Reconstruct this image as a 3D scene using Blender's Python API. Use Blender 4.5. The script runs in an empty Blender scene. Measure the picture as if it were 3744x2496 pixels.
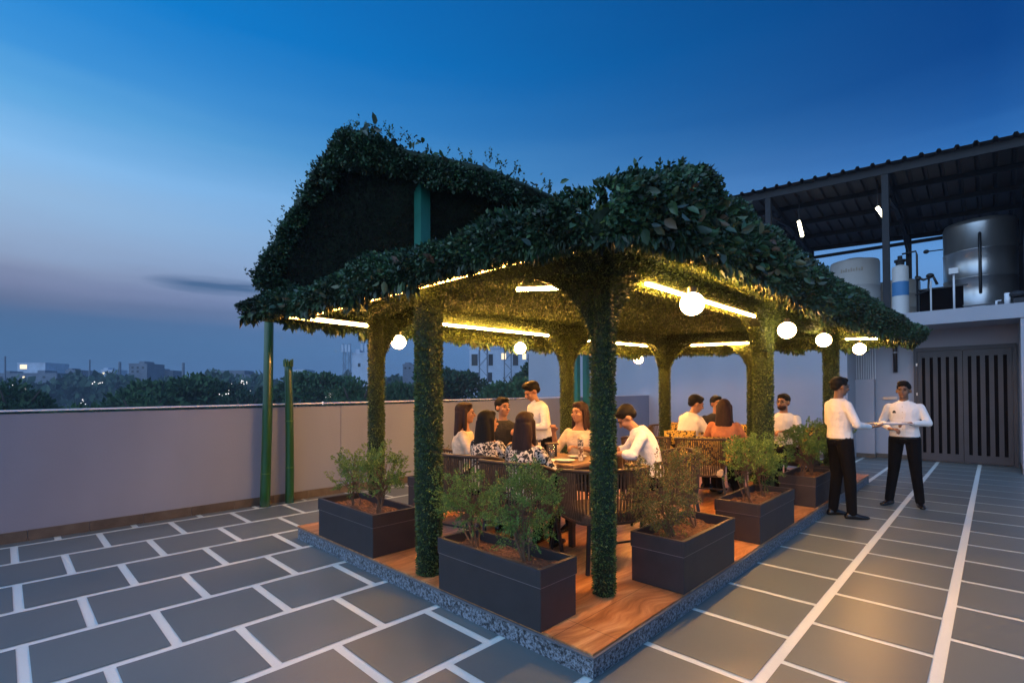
import bpy, math, random
import numpy as np
from mathutils import Vector, Matrix
R = math.radians
sc = bpy.context.scene
col = sc.collection
rng = np.random.default_rng(7)
random.seed(7)

# ------------------------------------------------------------------ camera
yaw, pitch, roll = R(44.2), R(0.8), R(0.25)
fw = Vector((math.cos(yaw)*math.cos(pitch), math.sin(yaw)*math.cos(pitch), math.sin(pitch)))
rt = Vector((math.sin(yaw), -math.cos(yaw), 0)); up = rt.cross(fw)
rt2 = rt*math.cos(roll) - up*math.sin(roll); up2 = rt*math.sin(roll) + up*math.cos(roll)
cd = bpy.data.cameras.new('camera'); cam = bpy.data.objects.new('camera', cd); col.objects.link(cam)
cam.matrix_world = Matrix(((rt2.x, up2.x, -fw.x, 0), (rt2.y, up2.y, -fw.y, 0), (rt2.z, up2.z, -fw.z, 1.5), (0, 0, 0, 1)))
cd.sensor_width = 36; cd.lens = 17.443; cd.shift_y = 170/3744; cd.clip_start = 0.05; cd.clip_end = 6000
sc.camera = cam

# ------------------------------------------------------------------ exposure
sc.view_settings.view_transform = 'Standard'; sc.view_settings.look = 'None'
sc.view_settings.exposure = 0.14; sc.view_settings.gamma = 1.0; sc.view_settings.use_curve_mapping = False
sc.cycles.max_bounces = 6; sc.cycles.diffuse_bounces = 3; sc.cycles.glossy_bounces = 3
sc.cycles.transmission_bounces = 3; sc.cycles.transparent_max_bounces = 4; sc.cycles.volume_bounces = 0
sc.cycles.sample_clamp_indirect = 4.0; sc.cycles.caustics_reflective = False; sc.cycles.caustics_refractive = False

def lin(h):
    h = h.lstrip('#'); c = [int(h[i:i+2], 16)/255 for i in (0, 2, 4)]
    return [(x/12.92 if x <= .04045 else ((x+.055)/1.055)**2.4) for x in c]

# ------------------------------------------------------------------ world: dusk sky, afterglow behind the viewer's left
W = bpy.data.worlds.new('World'); sc.world = W; W.use_nodes = True
nt = W.node_tree; nt.nodes.clear(); N = nt.nodes.new; L = nt.links.new
def m(op, a, b=None, c=None, clamp=False):
    n = N('ShaderNodeMath'); n.operation = op; n.use_clamp = clamp
    for i, v in enumerate((a, b, c)):
        if v is None: continue
        if isinstance(v, (int, float)): n.inputs[i].default_value = v
        else: L(v, n.inputs[i])
    return n.outputs[0]
def ramp(fac, stops):
    n = N('ShaderNodeValToRGB'); e = n.color_ramp.elements
    for i, (p, h) in enumerate(stops):
        x = e[i] if i < 2 else e.new(p)
        x.position = p
    for x, (p, h) in zip(sorted(e, key=lambda q: q.position), stops): x.color = (*lin(h), 1)
    L(fac, n.inputs[0]); return n.outputs[0]
tc = N('ShaderNodeTexCoord'); sp = N('ShaderNodeSeparateXYZ'); L(tc.outputs['Generated'], sp.inputs[0])
X, Y, Z = sp.outputs
hl = m('SQRT', m('ADD', m('ADD', m('MULTIPLY', X, X), m('MULTIPLY', Y, Y)), 1e-5))
c_ = m('MULTIPLY', m('DIVIDE', X, hl), -1.0)
nz = N('ShaderNodeTexNoise'); mp = N('ShaderNodeMapping'); mp.inputs['Scale'].default_value = (3, 3, 26)
L(tc.outputs['Generated'], mp.inputs[0]); L(mp.outputs[0], nz.inputs['Vector']); nz.inputs['Scale'].default_value = 1.0; nz.inputs['Detail'].default_value = 4
zz = m('ADD', Z, m('MULTIPLY', m('SUBTRACT', nz.outputs[0], .5), .045))
left = ramp(zz, [(0, '#3f6188'), (.085, '#456990'), (.115, '#4a688e'), (.14, '#62708f'), (.165, '#7781a0'), (.19, '#8795b2'), (.225, '#90a8c8'), (.28, '#90b4d8'), (.34, '#84b8e6'), (.405, '#5aa2da'), (.46, '#3c90d4'), (.55, '#0a7ccb'), (.8, '#005cae')])
right = ramp(zz, [(0, '#4f74a4'), (.1, '#5c86bd'), (.2, '#5c92cf'), (.3, '#3a7cc2'), (.38, '#17549a'), (.46, '#003f84'), (.6, '#003878'), (1, '#003064')])
t_ = m('POWER', m('ADD', c_, 1.0, clamp=True), .55)
mx = N('ShaderNodeMix'); mx.data_type = 'RGBA'; L(t_, mx.inputs[0]); L(right, mx.inputs[6]); L(left, mx.inputs[7])
# afterglow where the sun went down (behind the camera, to the left)
glow = m('MULTIPLY', m('POWER', m('MAXIMUM', c_, 0.0), 1.3), m('SUBTRACT', 1.0, m('MULTIPLY', m('ABSOLUTE', m('SUBTRACT', Z, .15)), .5), clamp=True))
gl = N('ShaderNodeMix'); gl.data_type = 'RGBA'; gl.blend_type = 'ADD'; gl.inputs[0].default_value = 1
gc = N('ShaderNodeMix'); gc.data_type = 'RGBA'; gc.inputs[6].default_value = (0, 0, 0, 1); gc.inputs[7].default_value = (.92, 1.27, 1.75, 1); gc.clamp_factor = False
L(glow, gc.inputs[0]); L(mx.outputs[2], gl.inputs[6]); L(gc.outputs[2], gl.inputs[7])
# one thin dark streak of cloud low in the left of the sky
n2 = N('ShaderNodeTexNoise'); mp2 = N('ShaderNodeMapping'); mp2.inputs['Scale'].default_value = (6, 6, 70)
L(tc.outputs['Generated'], mp2.inputs[0]); L(mp2.outputs[0], n2.inputs['Vector']); n2.inputs['Scale'].default_value = 1; n2.inputs['Detail'].default_value = 5
CL = (fw + rt2*((505-1176)/1139.6) + up2*((891-658)/1139.6)).normalized()
az = m('SUBTRACT', m('ARCTAN2', Y, X), math.atan2(CL.y, CL.x))
el = m('SUBTRACT', Z, CL.z)
msk = m('SUBTRACT', 1.0, m('ADD', m('POWER', m('DIVIDE', az, .115), 2.0), m('POWER', m('DIVIDE', el, .017), 2.0)), clamp=True)
cf = m('MULTIPLY', m('MULTIPLY', msk, m('SUBTRACT', n2.outputs[0], .28), clamp=True), 3.4, clamp=True)
cl = N('ShaderNodeMix'); cl.data_type = 'RGBA'; L(cf, cl.inputs[0]); L(gl.outputs[2], cl.inputs[6]); cl.inputs[7].default_value = (*lin('#48658a'), 1)
# ground side of the dome
gd = N('ShaderNodeMix'); gd.data_type = 'RGBA'; L(m('MULTIPLY', Z, -30.0, clamp=True), gd.inputs[0]); L(cl.outputs[2], gd.inputs[6]); gd.inputs[7].default_value = (.02, .03, .045, 1)
bg = N('ShaderNodeBackground'); L(gd.outputs[2], bg.inputs[0]); bg.inputs[1].default_value = 1.0
wo = N('ShaderNodeOutputWorld'); L(bg.outputs[0], wo.inputs[0])
# the faint last light of the set sun (dusk: very weak and wide)
sl = bpy.data.lights.new('sun', 'SUN'); sl.energy = .04; sl.angle = R(40); sl.color = (1, .8, .7)
so = bpy.data.objects.new('sun', sl); col.objects.link(so); so.rotation_euler = Vector((.9, .2, -.35)).to_track_quat('-Z', 'Y').to_euler()

# ------------------------------------------------------------------ materials
MATS = {}
def mat(name, color, rough=.6, metal=0, spec=.5, emit=None, es=0, noise=None, bump=None, isl=None, coat=0, trans=0, seed=0):
    """noise=(scale, amount[, (sx,sy,sz)]) mottles the colour; bump=(scale, strength); isl=list of colours picked per leaf"""
    if name in MATS: return MATS[name]
    M = bpy.data.materials.new(name); M.use_nodes = True; t = M.node_tree; t.nodes.clear()
    o = t.nodes.new('ShaderNodeOutputMaterial'); p = t.nodes.new('ShaderNodeBsdfPrincipled'); t.links.new(p.outputs[0], o.inputs[0])
    c = lin(color) if isinstance(color, str) else list(color)
    p.inputs['Base Color'].default_value = (*c, 1); p.inputs['Roughness'].default_value = rough; p.inputs['Metallic'].default_value = metal
    p.inputs['Specular IOR Level'].default_value = spec; p.inputs['Coat Weight'].default_value = coat
    if trans: p.inputs['Transmission Weight'].default_value = trans
    if emit: p.inputs['Emission Color'].default_value = (*emit, 1); p.inputs['Emission Strength'].default_value = es
    tcn = t.nodes.new('ShaderNodeTexCoord')
    src = None
    if isl:
        g = t.nodes.new('ShaderNodeNewGeometry'); r = t.nodes.new('ShaderNodeValToRGB'); r.color_ramp.interpolation = 'LINEAR'
        e = r.color_ramp.elements
        for i, q in enumerate(isl):
            x = e[i] if i < 2 else e.new(1)
            x.position = i/(len(isl)-1)
        for i, x in enumerate(sorted(e, key=lambda q: q.position)): x.color = (*(lin(isl[i]) if isinstance(isl[i], str) else isl[i]), 1)
        t.links.new(g.outputs['Random Per Island'], r.inputs[0]); src = r.outputs[0]
    if noise:
        n = t.nodes.new('ShaderNodeTexNoise'); n.inputs['Scale'].default_value = noise[0]; n.inputs['Detail'].default_value = 5
        mpn = t.nodes.new('ShaderNodeMapping'); t.links.new(tcn.outputs['Object'], mpn.inputs[0]); t.links.new(mpn.outputs[0], n.inputs['Vector'])
        if len(noise) > 2: mpn.inputs['Scale'].default_value = noise[2]
        r = t.nodes.new('ShaderNodeMapRange'); r.inputs['From Min'].default_value = .3; r.inputs['From Max'].default_value = .7
        r.inputs['To Min'].default_value = 1-noise[1]; r.inputs['To Max'].default_value = 1+noise[1]*.7; t.links.new(n.outputs[0], r.inputs[0])
        v = t.nodes.new('ShaderNodeVectorMath'); v.operation = 'SCALE'
        if src: t.links.new(src, v.inputs[0])
        else: v.inputs[0].default_value = c
        t.links.new(r.outputs[0], v.inputs['Scale']); src = v.outputs[0]
    if src: t.links.new(src, p.inputs['Base Color'])
    if bump:
        n = t.nodes.new('ShaderNodeTexNoise'); n.inputs['Scale'].default_value = bump[0]; n.inputs['Detail'].default_value = 4
        t.links.new(tcn.outputs['Object'], n.inputs['Vector'])
        b = t.nodes.new('ShaderNodeBump'); b.inputs['Strength'].default_value = min(1, bump[1]); b.inputs['Distance'].default_value = .02*max(1, bump[1])
        t.links.new(n.outputs[0], b.inputs['Height']); t.links.new(b.outputs[0], p.inputs['Normal'])
    MATS[name] = M; return M

def deck_mat():
    M = bpy.data.materials.new('wood_tile'); M.use_nodes = True; t = M.node_tree; p = t.nodes['Principled BSDF']
    tcn = t.nodes.new('ShaderNodeTexCoord'); mpn = t.nodes.new('ShaderNodeMapping'); mpn.inputs['Rotation'].default_value = (0, 0, R(-38)); mpn.inputs['Scale'].default_value = (1.1, 8, 1)
    n0 = t.nodes.new('ShaderNodeTexNoise'); n0.inputs['Scale'].default_value = 1.3
    wv = t.nodes.new('ShaderNodeVectorMath'); wv.operation = 'MULTIPLY_ADD'; wv.inputs[1].default_value = (.5, .5, 0)
    t.links.new(tcn.outputs['Object'], n0.inputs['Vector']); t.links.new(n0.outputs['Color'], wv.inputs[0]); t.links.new(tcn.outputs['Object'], wv.inputs[2])
    t.links.new(wv.outputs[0], mpn.inputs[0])
    n = t.nodes.new('ShaderNodeTexNoise'); n.inputs['Scale'].default_value = 2.2; n.inputs['Detail'].default_value = 8; n.inputs['Roughness'].default_value = .62
    t.links.new(mpn.outputs[0], n.inputs['Vector'])
    r = t.nodes.new('ShaderNodeValToRGB'); e = r.color_ramp.elements; e[0].position = .3; e[0].color = (.22, .08, .026, 1); e[1].position = .72; e[1].color = (.66, .38, .18, 1)
    x = e.new(.5); x.color = (.44, .19, .07, 1)
    t.links.new(n.outputs[0], r.inputs[0])
    # fine joints between the large tiles
    br = t.nodes.new('ShaderNodeTexBrick'); br.offset = 0; br.inputs['Scale'].default_value = 1; br.inputs['Brick Width'].default_value = 1.2; br.inputs['Row Height'].default_value = .6
    br.inputs['Mortar Size'].default_value = .0025; br.inputs['Color1'].default_value = (1, 1, 1, 1); br.inputs['Color2'].default_value = (.88, .88, .88, 1); br.inputs['Mortar'].default_value = (.35, .3, .3, 1)
    t.links.new(tcn.outputs['Object'], br.inputs['Vector'])
    mm = t.nodes.new('ShaderNodeMix'); mm.data_type = 'RGBA'; mm.blend_type = 'MULTIPLY'; mm.inputs[0].default_value = 1
    t.links.new(r.outputs[0], mm.inputs[6]); t.links.new(br.outputs[0], mm.inputs[7]); t.links.new(mm.outputs[2], p.inputs['Base Color'])
    p.inputs['Roughness'].default_value = .32
    return M

def floor_mat(name, c, var, rough, amt):
    M = bpy.data.materials.new(name); M.use_nodes = True; t = M.node_tree; p = t.nodes['Principled BSDF']
    tcn = t.nodes.new('ShaderNodeTexCoord'); g = t.nodes.new('ShaderNodeNewGeometry')
    n = t.nodes.new('ShaderNodeTexNoise'); n.inputs['Scale'].default_value = 2.6; n.inputs['Detail'].default_value = 3
    n3 = t.nodes.new('ShaderNodeTexNoise'); n3.inputs['Scale'].default_value = 55; n3.inputs['Detail'].default_value = 3
    t.links.new(tcn.outputs['Object'], n.inputs['Vector']); t.links.new(tcn.outputs['Object'], n3.inputs['Vector'])
    def mth(op, a, b, cc=None):
        q = t.nodes.new('ShaderNodeMath'); q.operation = op
        for i, v in enumerate((a, b, cc)):
            if v is None: continue
            if isinstance(v, (int, float)): q.inputs[i].default_value = v
            else: t.links.new(v, q.inputs[i])
        return q.outputs[0]
    k = mth('MULTIPLY_ADD', mth('SUBTRACT', n.outputs[0], .5), amt*2, 1.0)
    k = mth('ADD', k, mth('MULTIPLY', mth('SUBTRACT', g.outputs['Random Per Island'], .5), var))
    k = mth('ADD', k, mth('MULTIPLY', mth('SUBTRACT', n3.outputs[0], .5), .12))
    v = t.nodes.new('ShaderNodeVectorMath'); v.operation = 'SCALE'; v.inputs[0].default_value = c; t.links.new(k, v.inputs['Scale'])
    t.links.new(v.outputs[0], p.inputs['Base Color'])
    t.links.new(mth('MULTIPLY_ADD', mth('SUBTRACT', n.outputs[0], .5), .1, rough), p.inputs['Roughness'])
    return M

def granite_mat():
    M = bpy.data.materials.new('rough_granite'); M.use_nodes = True; t = M.node_tree; p = t.nodes['Principled BSDF']
    tcn = t.nodes.new('ShaderNodeTexCoord')
    n = t.nodes.new('ShaderNodeTexNoise'); n.inputs['Scale'].default_value = 55; n.inputs['Detail'].default_value = 6; n.inputs['Roughness'].default_value = .7
    t.links.new(tcn.outputs['Object'], n.inputs['Vector'])
    r = t.nodes.new('ShaderNodeValToRGB'); e = r.color_ramp.elements; e[0].position = .42; e[0].color = (.015, .017, .02, 1); e[1].position = .6; e[1].color = (.3, .34, .4, 1)
    t.links.new(n.outputs[0], r.inputs[0]); t.links.new(r.outputs[0], p.inputs['Base Color']); p.inputs['Roughness'].default_value = .45
    b = t.nodes.new('ShaderNodeBump'); b.inputs['Strength'].default_value = .8; b.inputs['Distance'].default_value = .012
    t.links.new(n.outputs[0], b.inputs['Height']); t.links.new(b.outputs[0], p.inputs['Normal'])
    return M

def pattern_mat(name, c1, c2, scale, thr=.5, rough=.8):
    M = bpy.data.materials.new(name); M.use_nodes = True; t = M.node_tree; p = t.nodes['Principled BSDF']
    tcn = t.nodes.new('ShaderNodeTexCoord'); n = t.nodes.new('ShaderNodeTexNoise'); n.inputs['Scale'].default_value = scale; n.inputs['Detail'].default_value = 1; n.inputs['Distortion'].default_value = 1.5
    t.links.new(tcn.outputs['Object'], n.inputs['Vector'])
    r = t.nodes.new('ShaderNodeValToRGB'); r.color_ramp.interpolation = 'LINEAR'; e = r.color_ramp.elements; e[0].position = thr-.03; e[0].color = (*lin(c1), 1); e[1].position = thr+.03; e[1].color = (*lin(c2), 1)
    t.links.new(n.outputs[0], r.inputs[0]); t.links.new(r.outputs[0], p.inputs['Base Color']); p.inputs['Roughness'].default_value = rough
    return M

M_TILE = floor_mat('slate_tile', (.118, .149, .152), .2, .36, .12)
M_BAND = floor_mat('white_marble_band', (.67, .77, .74), .07, .34, .06)
M_DECK = deck_mat(); M_GRAN = granite_mat()
M_WALL = mat('lilac_plaster', (.205, .238, .315), .75, noise=(1.2, .1, (1, 1, .35)), bump=(60, .12))
M_WALL2 = mat('grey_blue_plaster', (.36, .36, .40), .75, noise=(1.0, .06), bump=(60, .1))
M_COPE = mat('white_coping', (.7, .7, .74), .4, noise=(4, .08))
M_SKIRT = mat('brown_slate_skirting', (.085, .07, .055), .5, noise=(6, .35), isl=[(.07, .058, .046), (.12, .098, .075)])
M_PLANT = mat('charcoal_planter', (.026, .023, .026), .5, noise=(9, .15), bump=(120, .06))
M_HILITE = mat('groove_highlight', (.16, .14, .14), .35)
M_SOIL = mat('red_soil', (.13, .06, .03), .95, noise=(30, .5), bump=(50, 1))
M_GRASS = mat('artificial_grass', (.03, .1, .03), .55, isl=[(.022, .05, .014), (.045, .085, .018), (.075, .12, .024), (.12, .16, .035)])
M_GBASE = mat('grass_backing', (.014, .03, .012), .9, noise=(40, .4))
M_VINE = mat('vine_leaves', (.03, .09, .04), .5, noise=(4.5, .75), isl=[(.008, .024, .012), (.02, .065, .028), (.026, .08, .042), (.05, .12, .035), (.05, .06, .035)])
M_VBIG = mat('broad_leaves', (.05, .1, .05), .45, isl=[(.03, .09, .04), (.07, .14, .06), (.05, .085, .085), (.12, .15, .07), (.16, .08, .05)])
M_LED = mat('warm_led', (1, .8, .5), .5, emit=(1, .43, .08), es=490)
M_LED2 = mat('warm_led_dim', (1, .8, .5), .5, emit=(1, .42, .08), es=40)
M_LED3 = mat('warm_led_mid', (1, .8, .5), .5, emit=(1, .42, .08), es=240)
M_MATTE = mat('matte_black', (.003, .003, .004), .95, spec=.1)
M_GLOBE = mat('globe_glass', (1, .9, .8), .3, emit=(1, .60, .26), es=46)
M_TUBE = mat('fluorescent', (1, 1, .9), .3, emit=(1, .93, .62), es=9)
M_BLACK = mat('black_paint', (.012, .012, .014), .4)
M_DARKM = mat('dark_steel', (.02, .021, .025), .6, metal=.0, spec=.3, noise=(5, .2))
M_BAMB = mat('green_bamboo_paint', (.005, .07, .015), .3, noise=(3, .35, (1, 1, .3)), coat=.4)
M_BAMR = mat('bamboo_node', (.05, .12, .02), .5)
M_TEAL = mat('teal_post_paint', (.01, .14, .10), .4, noise=(4, .2))
M_GATE = mat('gate_grey_paint', (.046, .044, .05), .5, noise=(3, .15))
M_STEM = mat('plant_stem', (.14, .08, .045), .85)
M_SHRUB = mat('shrub_leaves', (.07, .14, .03), .6, isl=[(.04, .085, .014), (.085, .17, .025), (.12, .23, .035), (.19, .28, .05)])
M_SHRUB2 = mat('autumn_shrub_leaves', (.1, .12, .03), .6, isl=[(.06, .085, .02), (.12, .16, .03), (.18, .15, .035), (.3, .13, .03)])
M_TREE = mat('tree_foliage', (.03, .08, .03), .8, isl=[(.02, .06, .022), (.038, .1, .032), (.06, .13, .045)])
M_TREE2 = mat('dark_tree_foliage', (.02, .06, .03), .8, isl=[(.014, .04, .02), (.026, .07, .032), (.042, .095, .042)])
M_BARK = mat('bark', (.08, .06, .045), .9, noise=(8, .3))
M_ROPE = mat('dark_rope', (.085, .055, .035), .8, noise=(30, .3), bump=(200, .4))
M_FRAME = mat('dark_wood_frame', (.05, .03, .02), .45, noise=(12, .3))
M_TOP = mat('table_wood', (.26, .15, .075), .4, noise=(5, .3, (1, 6, 1)))
M_SKIN = mat('skin', (.36, .18, .10), .55, noise=(14, .08))
M_SKIN2 = mat('skin_dark', (.21, .105, .06), .55, noise=(14, .08))
M_HAIR = mat('black_hair', (.005, .004, .0035), .65, spec=.2, noise=(40, .4, (1, 1, .2)))
M_HAIR2 = mat('brown_hair', (.024, .0095, .006), .6, spec=.25, noise=(40, .4, (1, 1, .2)))
M_SHIRT = mat('white_shirt', (.8, .78, .76), .85, noise=(7, .06), bump=(9, 1.4))
M_CREAM = mat('cream_top', (.68, .55, .4), .85, noise=(9, .25), bump=(10, 1.6))
M_ORANGE = mat('orange_top', (.5, .19, .09), .85, noise=(9, .3), bump=(10, 1.6))
M_BTOP = mat('black_top', (.012, .012, .014), .8, bump=(10, 1.6))
M_TROU = mat('black_trousers', (.004, .004, .005), .95, spec=.15, bump=(9, .5))
M_SHOE = mat('black_shoe', (.008, .007, .007), .25)
M_PRINT = pattern_mat('black_white_print', '#171a1c', '#cfc6b6', 28)
M_YEL = pattern_mat('yellow_black_print', '#161410', '#c8a548', 22, .47)
M_METAL = mat('clad_steel', (.5, .5, .5), .3, metal=.85, noise=(2, .2, (1, 1, .3)))
M_WTANK = mat('white_plastic', (.62, .6, .58), .5, noise=(2, .06))
M_BEIGE = mat('beige_plastic', (.5, .42, .34), .6)
M_BLUE = mat('blue_label', (.05, .2, .42), .5)
M_SHEET = mat('roof_sheet', (.06, .055, .052), .7, metal=.0, noise=(1.5, .15))
M_WPIPE = mat('white_pipe', (.7, .7, .72), .4)
M_GLASS = mat('clear_glass', (.9, .9, .9), .05, trans=.9)
M_CONC = mat('pale_building', (.5, .56, .66), .8, noise=(.3, .15))
M_CONC2 = mat('dark_building', (.16, .18, .22), .8, noise=(.3, .2))
M_WIN = mat('dark_window', (.02, .025, .03), .2)
M_LIT = mat('lit_window', (1, .8, .5), .5, emit=(1, .72, .38), es=1.3)
M_CITY = mat('city_light', (1, .9, .8), .5, emit=(1, .9, .8), es=1.6)
M_HILL = mat('wooded_ground', (.02, .04, .025), .95, noise=(.05, .4))

# ------------------------------------------------------------------ mesh helpers
def mesh_np(name, V, F, material, smooth=False):
    V = np.asarray(V, np.float32); me = bpy.data.meshes.new(name)
    Fs = F if isinstance(F, list) else [F]
    Fs = [np.asarray(f, np.int32) for f in Fs if len(f)]
    me.vertices.add(len(V)); me.vertices.foreach_set('co', V.ravel())
    li = np.concatenate([f.ravel() for f in Fs]); tot = np.concatenate([np.full(len(f), f.shape[1], np.int32) for f in Fs])
    st = np.concatenate([[0], np.cumsum(tot)[:-1]]).astype(np.int32)
    me.loops.add(len(li)); me.loops.foreach_set('vertex_index', li)
    me.polygons.add(len(tot)); me.polygons.foreach_set('loop_start', st); me.polygons.foreach_set('loop_total', tot)
    if smooth: me.polygons.foreach_set('use_smooth', np.ones(len(tot), bool))
    for q in (material if isinstance(material, (list, tuple)) else [material]): me.materials.append(q)
    me.update(calc_edges=True); me.validate()
    return me
class MB:
    def __init__(s): s.v = []; s.f = []; s.mi = []; s.cur = 0
    def add(s, vs, fs):
        o = len(s.v); s.v += [tuple(map(float, v)) for v in vs]; s.f += [tuple(i+o for i in f) for f in fs]; s.mi += [s.cur]*len(fs); return s
    def box(s, x0, y0, z0, x1, y1, z1):
        return s.add([(x0,y0,z0),(x1,y0,z0),(x1,y1,z0),(x0,y1,z0),(x0,y0,z1),(x1,y0,z1),(x1,y1,z1),(x0,y1,z1)],
                     [(0,3,2,1),(4,5,6,7),(0,1,5,4),(1,2,6,5),(2,3,7,6),(3,0,4,7)])
    def hexa(s, lo, hi):
        return s.add(list(lo)+list(hi), [(3,2,1,0),(4,5,6,7),(0,1,5,4),(1,2,6,5),(2,3,7,6),(3,0,4,7)])
    def beam(s, a, b, w, h, upv=(0,0,1)):
        a, b = Vector(a), Vector(b); d = (b-a).normalized(); u = Vector(upv)
        if abs(d.dot(u)) > .95: u = Vector((1, 0, 0))
        r = d.cross(u).normalized()*w/2; u2 = r.cross(d).normalized()*h/2
        lo = [a-r-u2, a+r-u2, a+r+u2, a-r+u2]; hi = [b-r-u2, b+r-u2, b+r+u2, b-r+u2]
        return s.add(lo+hi, [(0,1,2,3),(7,6,5,4),(4,5,1,0),(5,6,2,1),(6,7,3,2),(7,4,0,3)])
    def tube(s, pts, r, n=8, cap=True):
        pts = [Vector(p) for p in pts]; rr = r if isinstance(r, (list, tuple)) else [r]*len(pts)
        vs, fs = [], []; prev = None
        for i, p in enumerate(pts):
            d = (pts[min(i+1, len(pts)-1)]-pts[max(i-1, 0)])
            d = d.normalized() if d.length > 1e-9 else Vector((0, 0, 1))
            if prev is None:
                a = d.cross(Vector((0, 0, 1)) if abs(d.z) < .9 else Vector((1, 0, 0))).normalized()
            else:
                a = (prev - d*prev.dot(d)).normalized()
            prev = a; b = d.cross(a)
            for k in range(n):
                t = 2*math.pi*k/n; vs.append(p+a*math.cos(t)*rr[i]+b*math.sin(t)*rr[i])
        for i in range(len(pts)-1):
            for k in range(n):
                fs.append((i*n+k, i*n+(k+1)%n, (i+1)*n+(k+1)%n, (i+1)*n+k))
        if cap: fs += [tuple(range(n))[::-1], tuple((len(pts)-1)*n+k for k in range(n))]
        return s.add(vs, fs)
    def lathe(s, c, prof, n=20, cap=True):
        vs, fs = [], []
        for r, z in prof:
            for k in range(n):
                t = 2*math.pi*k/n; vs.append((c[0]+r*math.cos(t), c[1]+r*math.sin(t), c[2]+z))
        for i in range(len(prof)-1):
            for k in range(n): fs.append((i*n+k, i*n+(k+1)%n, (i+1)*n+(k+1)%n, (i+1)*n+k))
        if cap: fs += [tuple(range(n))[::-1], tuple((len(prof)-1)*n+k for k in range(n))]
        return s.add(vs, fs)
    def ell(s, c, r, rot=None, n=12, k=8):
        vs, fs = [], []; c = Vector(c)
        for i in range(k+1):
            ph = math.pi*i/k
            for j in range(n):
                t = 2*math.pi*j/n
                v = Vector((r[0]*math.sin(ph)*math.cos(t), r[1]*math.sin(ph)*math.sin(t), -r[2]*math.cos(ph)))
                vs.append(c+(rot @ v if rot else v))
        for i in range(k):
            for j in range(n): fs.append((i*n+j, i*n+(j+1)%n, (i+1)*n+(j+1)%n, (i+1)*n+j))
        return s.add(vs, fs)
    def cap2(s, a, b, ra, rb, n=10):
        """tapered capsule"""
        a, b = Vector(a), Vector(b); d = (b-a).normalized() if (b-a).length > 1e-6 else Vector((0, 0, 1))
        pts, rr = [], []
        for t in (85, 60, 30, 0): pts.append(a-d*ra*math.sin(R(t))); rr.append(ra*math.cos(R(t)))
        for t in (0, 30, 60, 85): pts.append(b+d*rb*math.sin(R(t))); rr.append(rb*math.cos(R(t)))
        return s.tube(pts, rr, n)
    def loft(s, secs, n=16):
        """secs: (centre, width_axis*rx, depth_axis*ry)"""
        vs, fs = [], []
        for c, a, b in secs:
            for k in range(n):
                t = 2*math.pi*k/n; vs.append(Vector(c)+Vector(a)*math.cos(t)+Vector(b)*math.sin(t))
        for i in range(len(secs)-1):
            for k in range(n): fs.append((i*n+k, i*n+(k+1)%n, (i+1)*n+(k+1)%n, (i+1)*n+k))
        fs += [tuple(range(n))[::-1], tuple((len(secs)-1)*n+k for k in range(n))]
        return s.add(vs, fs)
    def build(s, name, material, parent=None, smooth=False, world=True, bevel=0):
        """world=True: vertices are world coordinates, made local to the parent (unrotated) root"""
        off = Vector((0, 0, 0))
        if parent and world:
            q = parent
            while q: off += q.location; q = q.parent
        me = bpy.data.meshes.new(name); me.from_pydata([tuple(Vector(v)-off) for v in s.v], [], s.f)
        ms = material if isinstance(material, (list, tuple)) else [material]
        for q in ms: me.materials.append(q)
        if len(ms) > 1: me.polygons.foreach_set('material_index', s.mi)
        if smooth: me.polygons.foreach_set('use_smooth', [True]*len(me.polygons))
        me.update()
        o = bpy.data.objects.new(name, me); col.objects.link(o)
        if parent: o.parent = parent
        if bevel:
            b = o.modifiers.new('bevel', 'BEVEL'); b.width = bevel; b.segments = 2; b.limit_method = 'ANGLE'
        return o
def tag(o, label=None, cat=None, group=None, kind=None):
    if label: o['label'] = label
    if cat: o['category'] = cat
    if group: o['group'] = group
    if kind: o['kind'] = kind
    return o
def thing(name, label, cat, loc=(0,0,0), rz=0, group=None):
    o = bpy.data.objects.new(name, None); o.empty_display_size = .1; col.objects.link(o); o.location = loc; o.rotation_euler = (0, 0, rz)
    return tag(o, label, cat, group)
def npobj(name, V, F, material, parent=None, smooth=False, world=True):
    V = np.asarray(V, float)
    if parent and world:
        q = parent; off = Vector((0, 0, 0))
        while q: off += q.location; q = q.parent
        V = V - np.array(off)
    o = bpy.data.objects.new(name, mesh_np(name, V, F, material, smooth)); col.objects.link(o)
    if parent: o.parent = parent
    return o
def copy_tree(o, parent=None):
    c = o.copy(); col.objects.link(c); c.parent = parent
    for ch in o.children: copy_tree(ch, c)
    return c

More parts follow.
